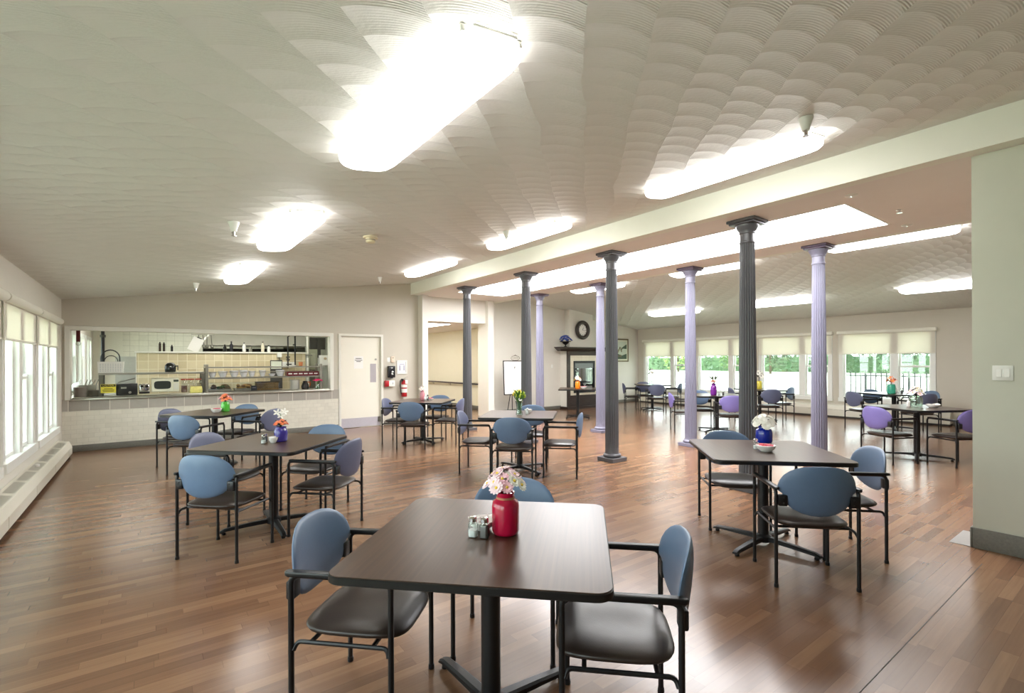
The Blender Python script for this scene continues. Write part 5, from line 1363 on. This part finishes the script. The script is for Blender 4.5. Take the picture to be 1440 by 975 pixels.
for k in range(5000):
    c = Vector((rnd.uniform(-.8, .8), rnd.uniform(-48, 48), rnd.uniform(0, 2.6))); s_ = rnd.uniform(.2, .4)
    d1 = Vector((rnd.uniform(-1, 1), rnd.uniform(-1, 1), rnd.uniform(-1, 1))).normalized(); d2 = d1.orthogonal().normalized()
    b.bm.faces.new([b.bm.verts.new(c+d1*s_), b.bm.verts.new(c+d2*s_*.6), b.bm.verts.new(c-d1*s_), b.bm.verts.new(c-d2*s_*.6)])
b.build('foliage', m_fol[1], t, smooth=False)
b = MB(); b.box(-.5, .5, -48, 48, 0, 2.2); b.build('twig_mass', m_fol[1], t, smooth=False)
t = thing('picket_fence', 'black metal picket fence outside the last far window', 'fence', (20.5, 3.0, -.3))
m_fence = mat('black_fence_paint', (40, 42, 42), .5)
for k in range(48):
    b = MB(); y = -2.6+.155*k; h = 1.35 if k % 8 else 1.42; r = .016 if k % 8 else .03
    b.box(-r, r, y-r, y+r, 0, h); b.build('post' if k % 8 == 0 else 'picket', m_fence, t, smooth=False)
b = MB(); b.box(-.015, .015, -2.6, 4.7, 1.2, 1.24); b.box(-.015, .015, -2.6, 4.7, .12, .16); b.build('rail', m_fence, t, smooth=False)
t = thing('garden_bench', 'white garden bench on the lawn outside the first far window', 'bench', (21.5, 14.9, -.3), R(80))
m_gb = mat('white_bench_paint', (216, 218, 214), .5)
b = MB()
for k in range(4): b.box(-.8, .8, -.24+.12*k, -.14+.12*k, .43, .46)
b.build('seat', m_gb, t, smooth=False)
b = MB()
for k in range(3): b.box(-.8, .8, .25, .28, .55+.14*k, .64+.14*k)
b.build('backrest', m_gb, t, smooth=False)
for sx in (-.7, .7):
    for sy in (-.2, .25):
        b = MB(); b.box(sx-.03, sx+.03, sy-.03, sy+.03, 0, .95 if sy > 0 else .43); b.build('leg', m_gb, t, smooth=False)

# ------------------------------------------------------------------ sky, camera, view
w = bpy.data.worlds.new('overcast_sky'); sc.world = w; w.use_nodes = True
nt = w.node_tree; bg = nt.nodes['Background']
tc = nt.nodes.new('ShaderNodeTexCoord'); sp_ = nt.nodes.new('ShaderNodeSeparateXYZ'); link(nt, tc, 'Generated', sp_, 0)
rp = nt.nodes.new('ShaderNodeValToRGB'); rp.color_ramp.elements[0].position = .45; rp.color_ramp.elements[0].color = (.95, 1, 1, 1); rp.color_ramp.elements[1].position = .9; rp.color_ramp.elements[1].color = (.82, .93, 1, 1)
mr = nt.nodes.new('ShaderNodeMapRange'); mr.inputs['From Min'].default_value = -1; link(nt, sp_, 2, mr, 'Value'); link(nt, mr, 'Result', rp, 'Fac'); link(nt, rp, 'Color', bg, 'Color')
bg.inputs['Strength'].default_value = WORLD_STRENGTH
# sampling portals in the glazed openings
def portal(name, loc, rot, sx, sy):
    l = bpy.data.lights.new(name, 'AREA'); l.shape = 'RECTANGLE'; l.size = sx; l.size_y = sy; l.cycles.is_portal = True
    o = bpy.data.objects.new(name, l); o.location = loc; o.rotation_euler = rot; COL.objects.link(o)
for y0, y1 in LW: portal('window_portal', (XL-.16, (y0+y1)/2, 1.3), (0, R(-90), 0), 1.68, y1-y0)
for y0, y1 in RW: portal('window_portal', (XR+.16, (y0+y1)/2, 1.33), (0, R(90), 0), 1.74, y1-y0)

F, CX, HY, TH, RO = 692.13, 720.0, 507.74, .6364, -.0044
cam = bpy.data.cameras.new('camera'); co = bpy.data.objects.new('camera', cam); COL.objects.link(co)
s_, c_ = math.sin(TH), math.cos(TH)
fwd = Vector((s_, c_, 0)); rgt = Vector((c_, -s_, 0)); up = Vector((0, 0, 1))
r2 = rgt*math.cos(RO)+up*math.sin(RO); u2 = -rgt*math.sin(RO)+up*math.cos(RO)
m4 = Matrix((r2, u2, -fwd)).transposed().to_4x4(); m4.translation = (0, 0, 1.5); co.matrix_world = m4
cam.sensor_fit = 'HORIZONTAL'; cam.sensor_width = 36; cam.lens = F/1440*36
cam.shift_y = (HY-487.5)/1440; cam.clip_start = .05; cam.clip_end = 300
sc.camera = co
vs = sc.view_settings; vs.view_transform = 'Standard'; vs.look = 'None'; vs.gamma = 1; vs.use_curve_mapping = False; vs.exposure = EXPOSURE
try:
    sc.cycles.use_denoising = True; sc.cycles.max_bounces = 10; sc.cycles.diffuse_bounces = 6; sc.cycles.transparent_max_bounces = 16; sc.cycles.sample_clamp_indirect = 6
except Exception: pass
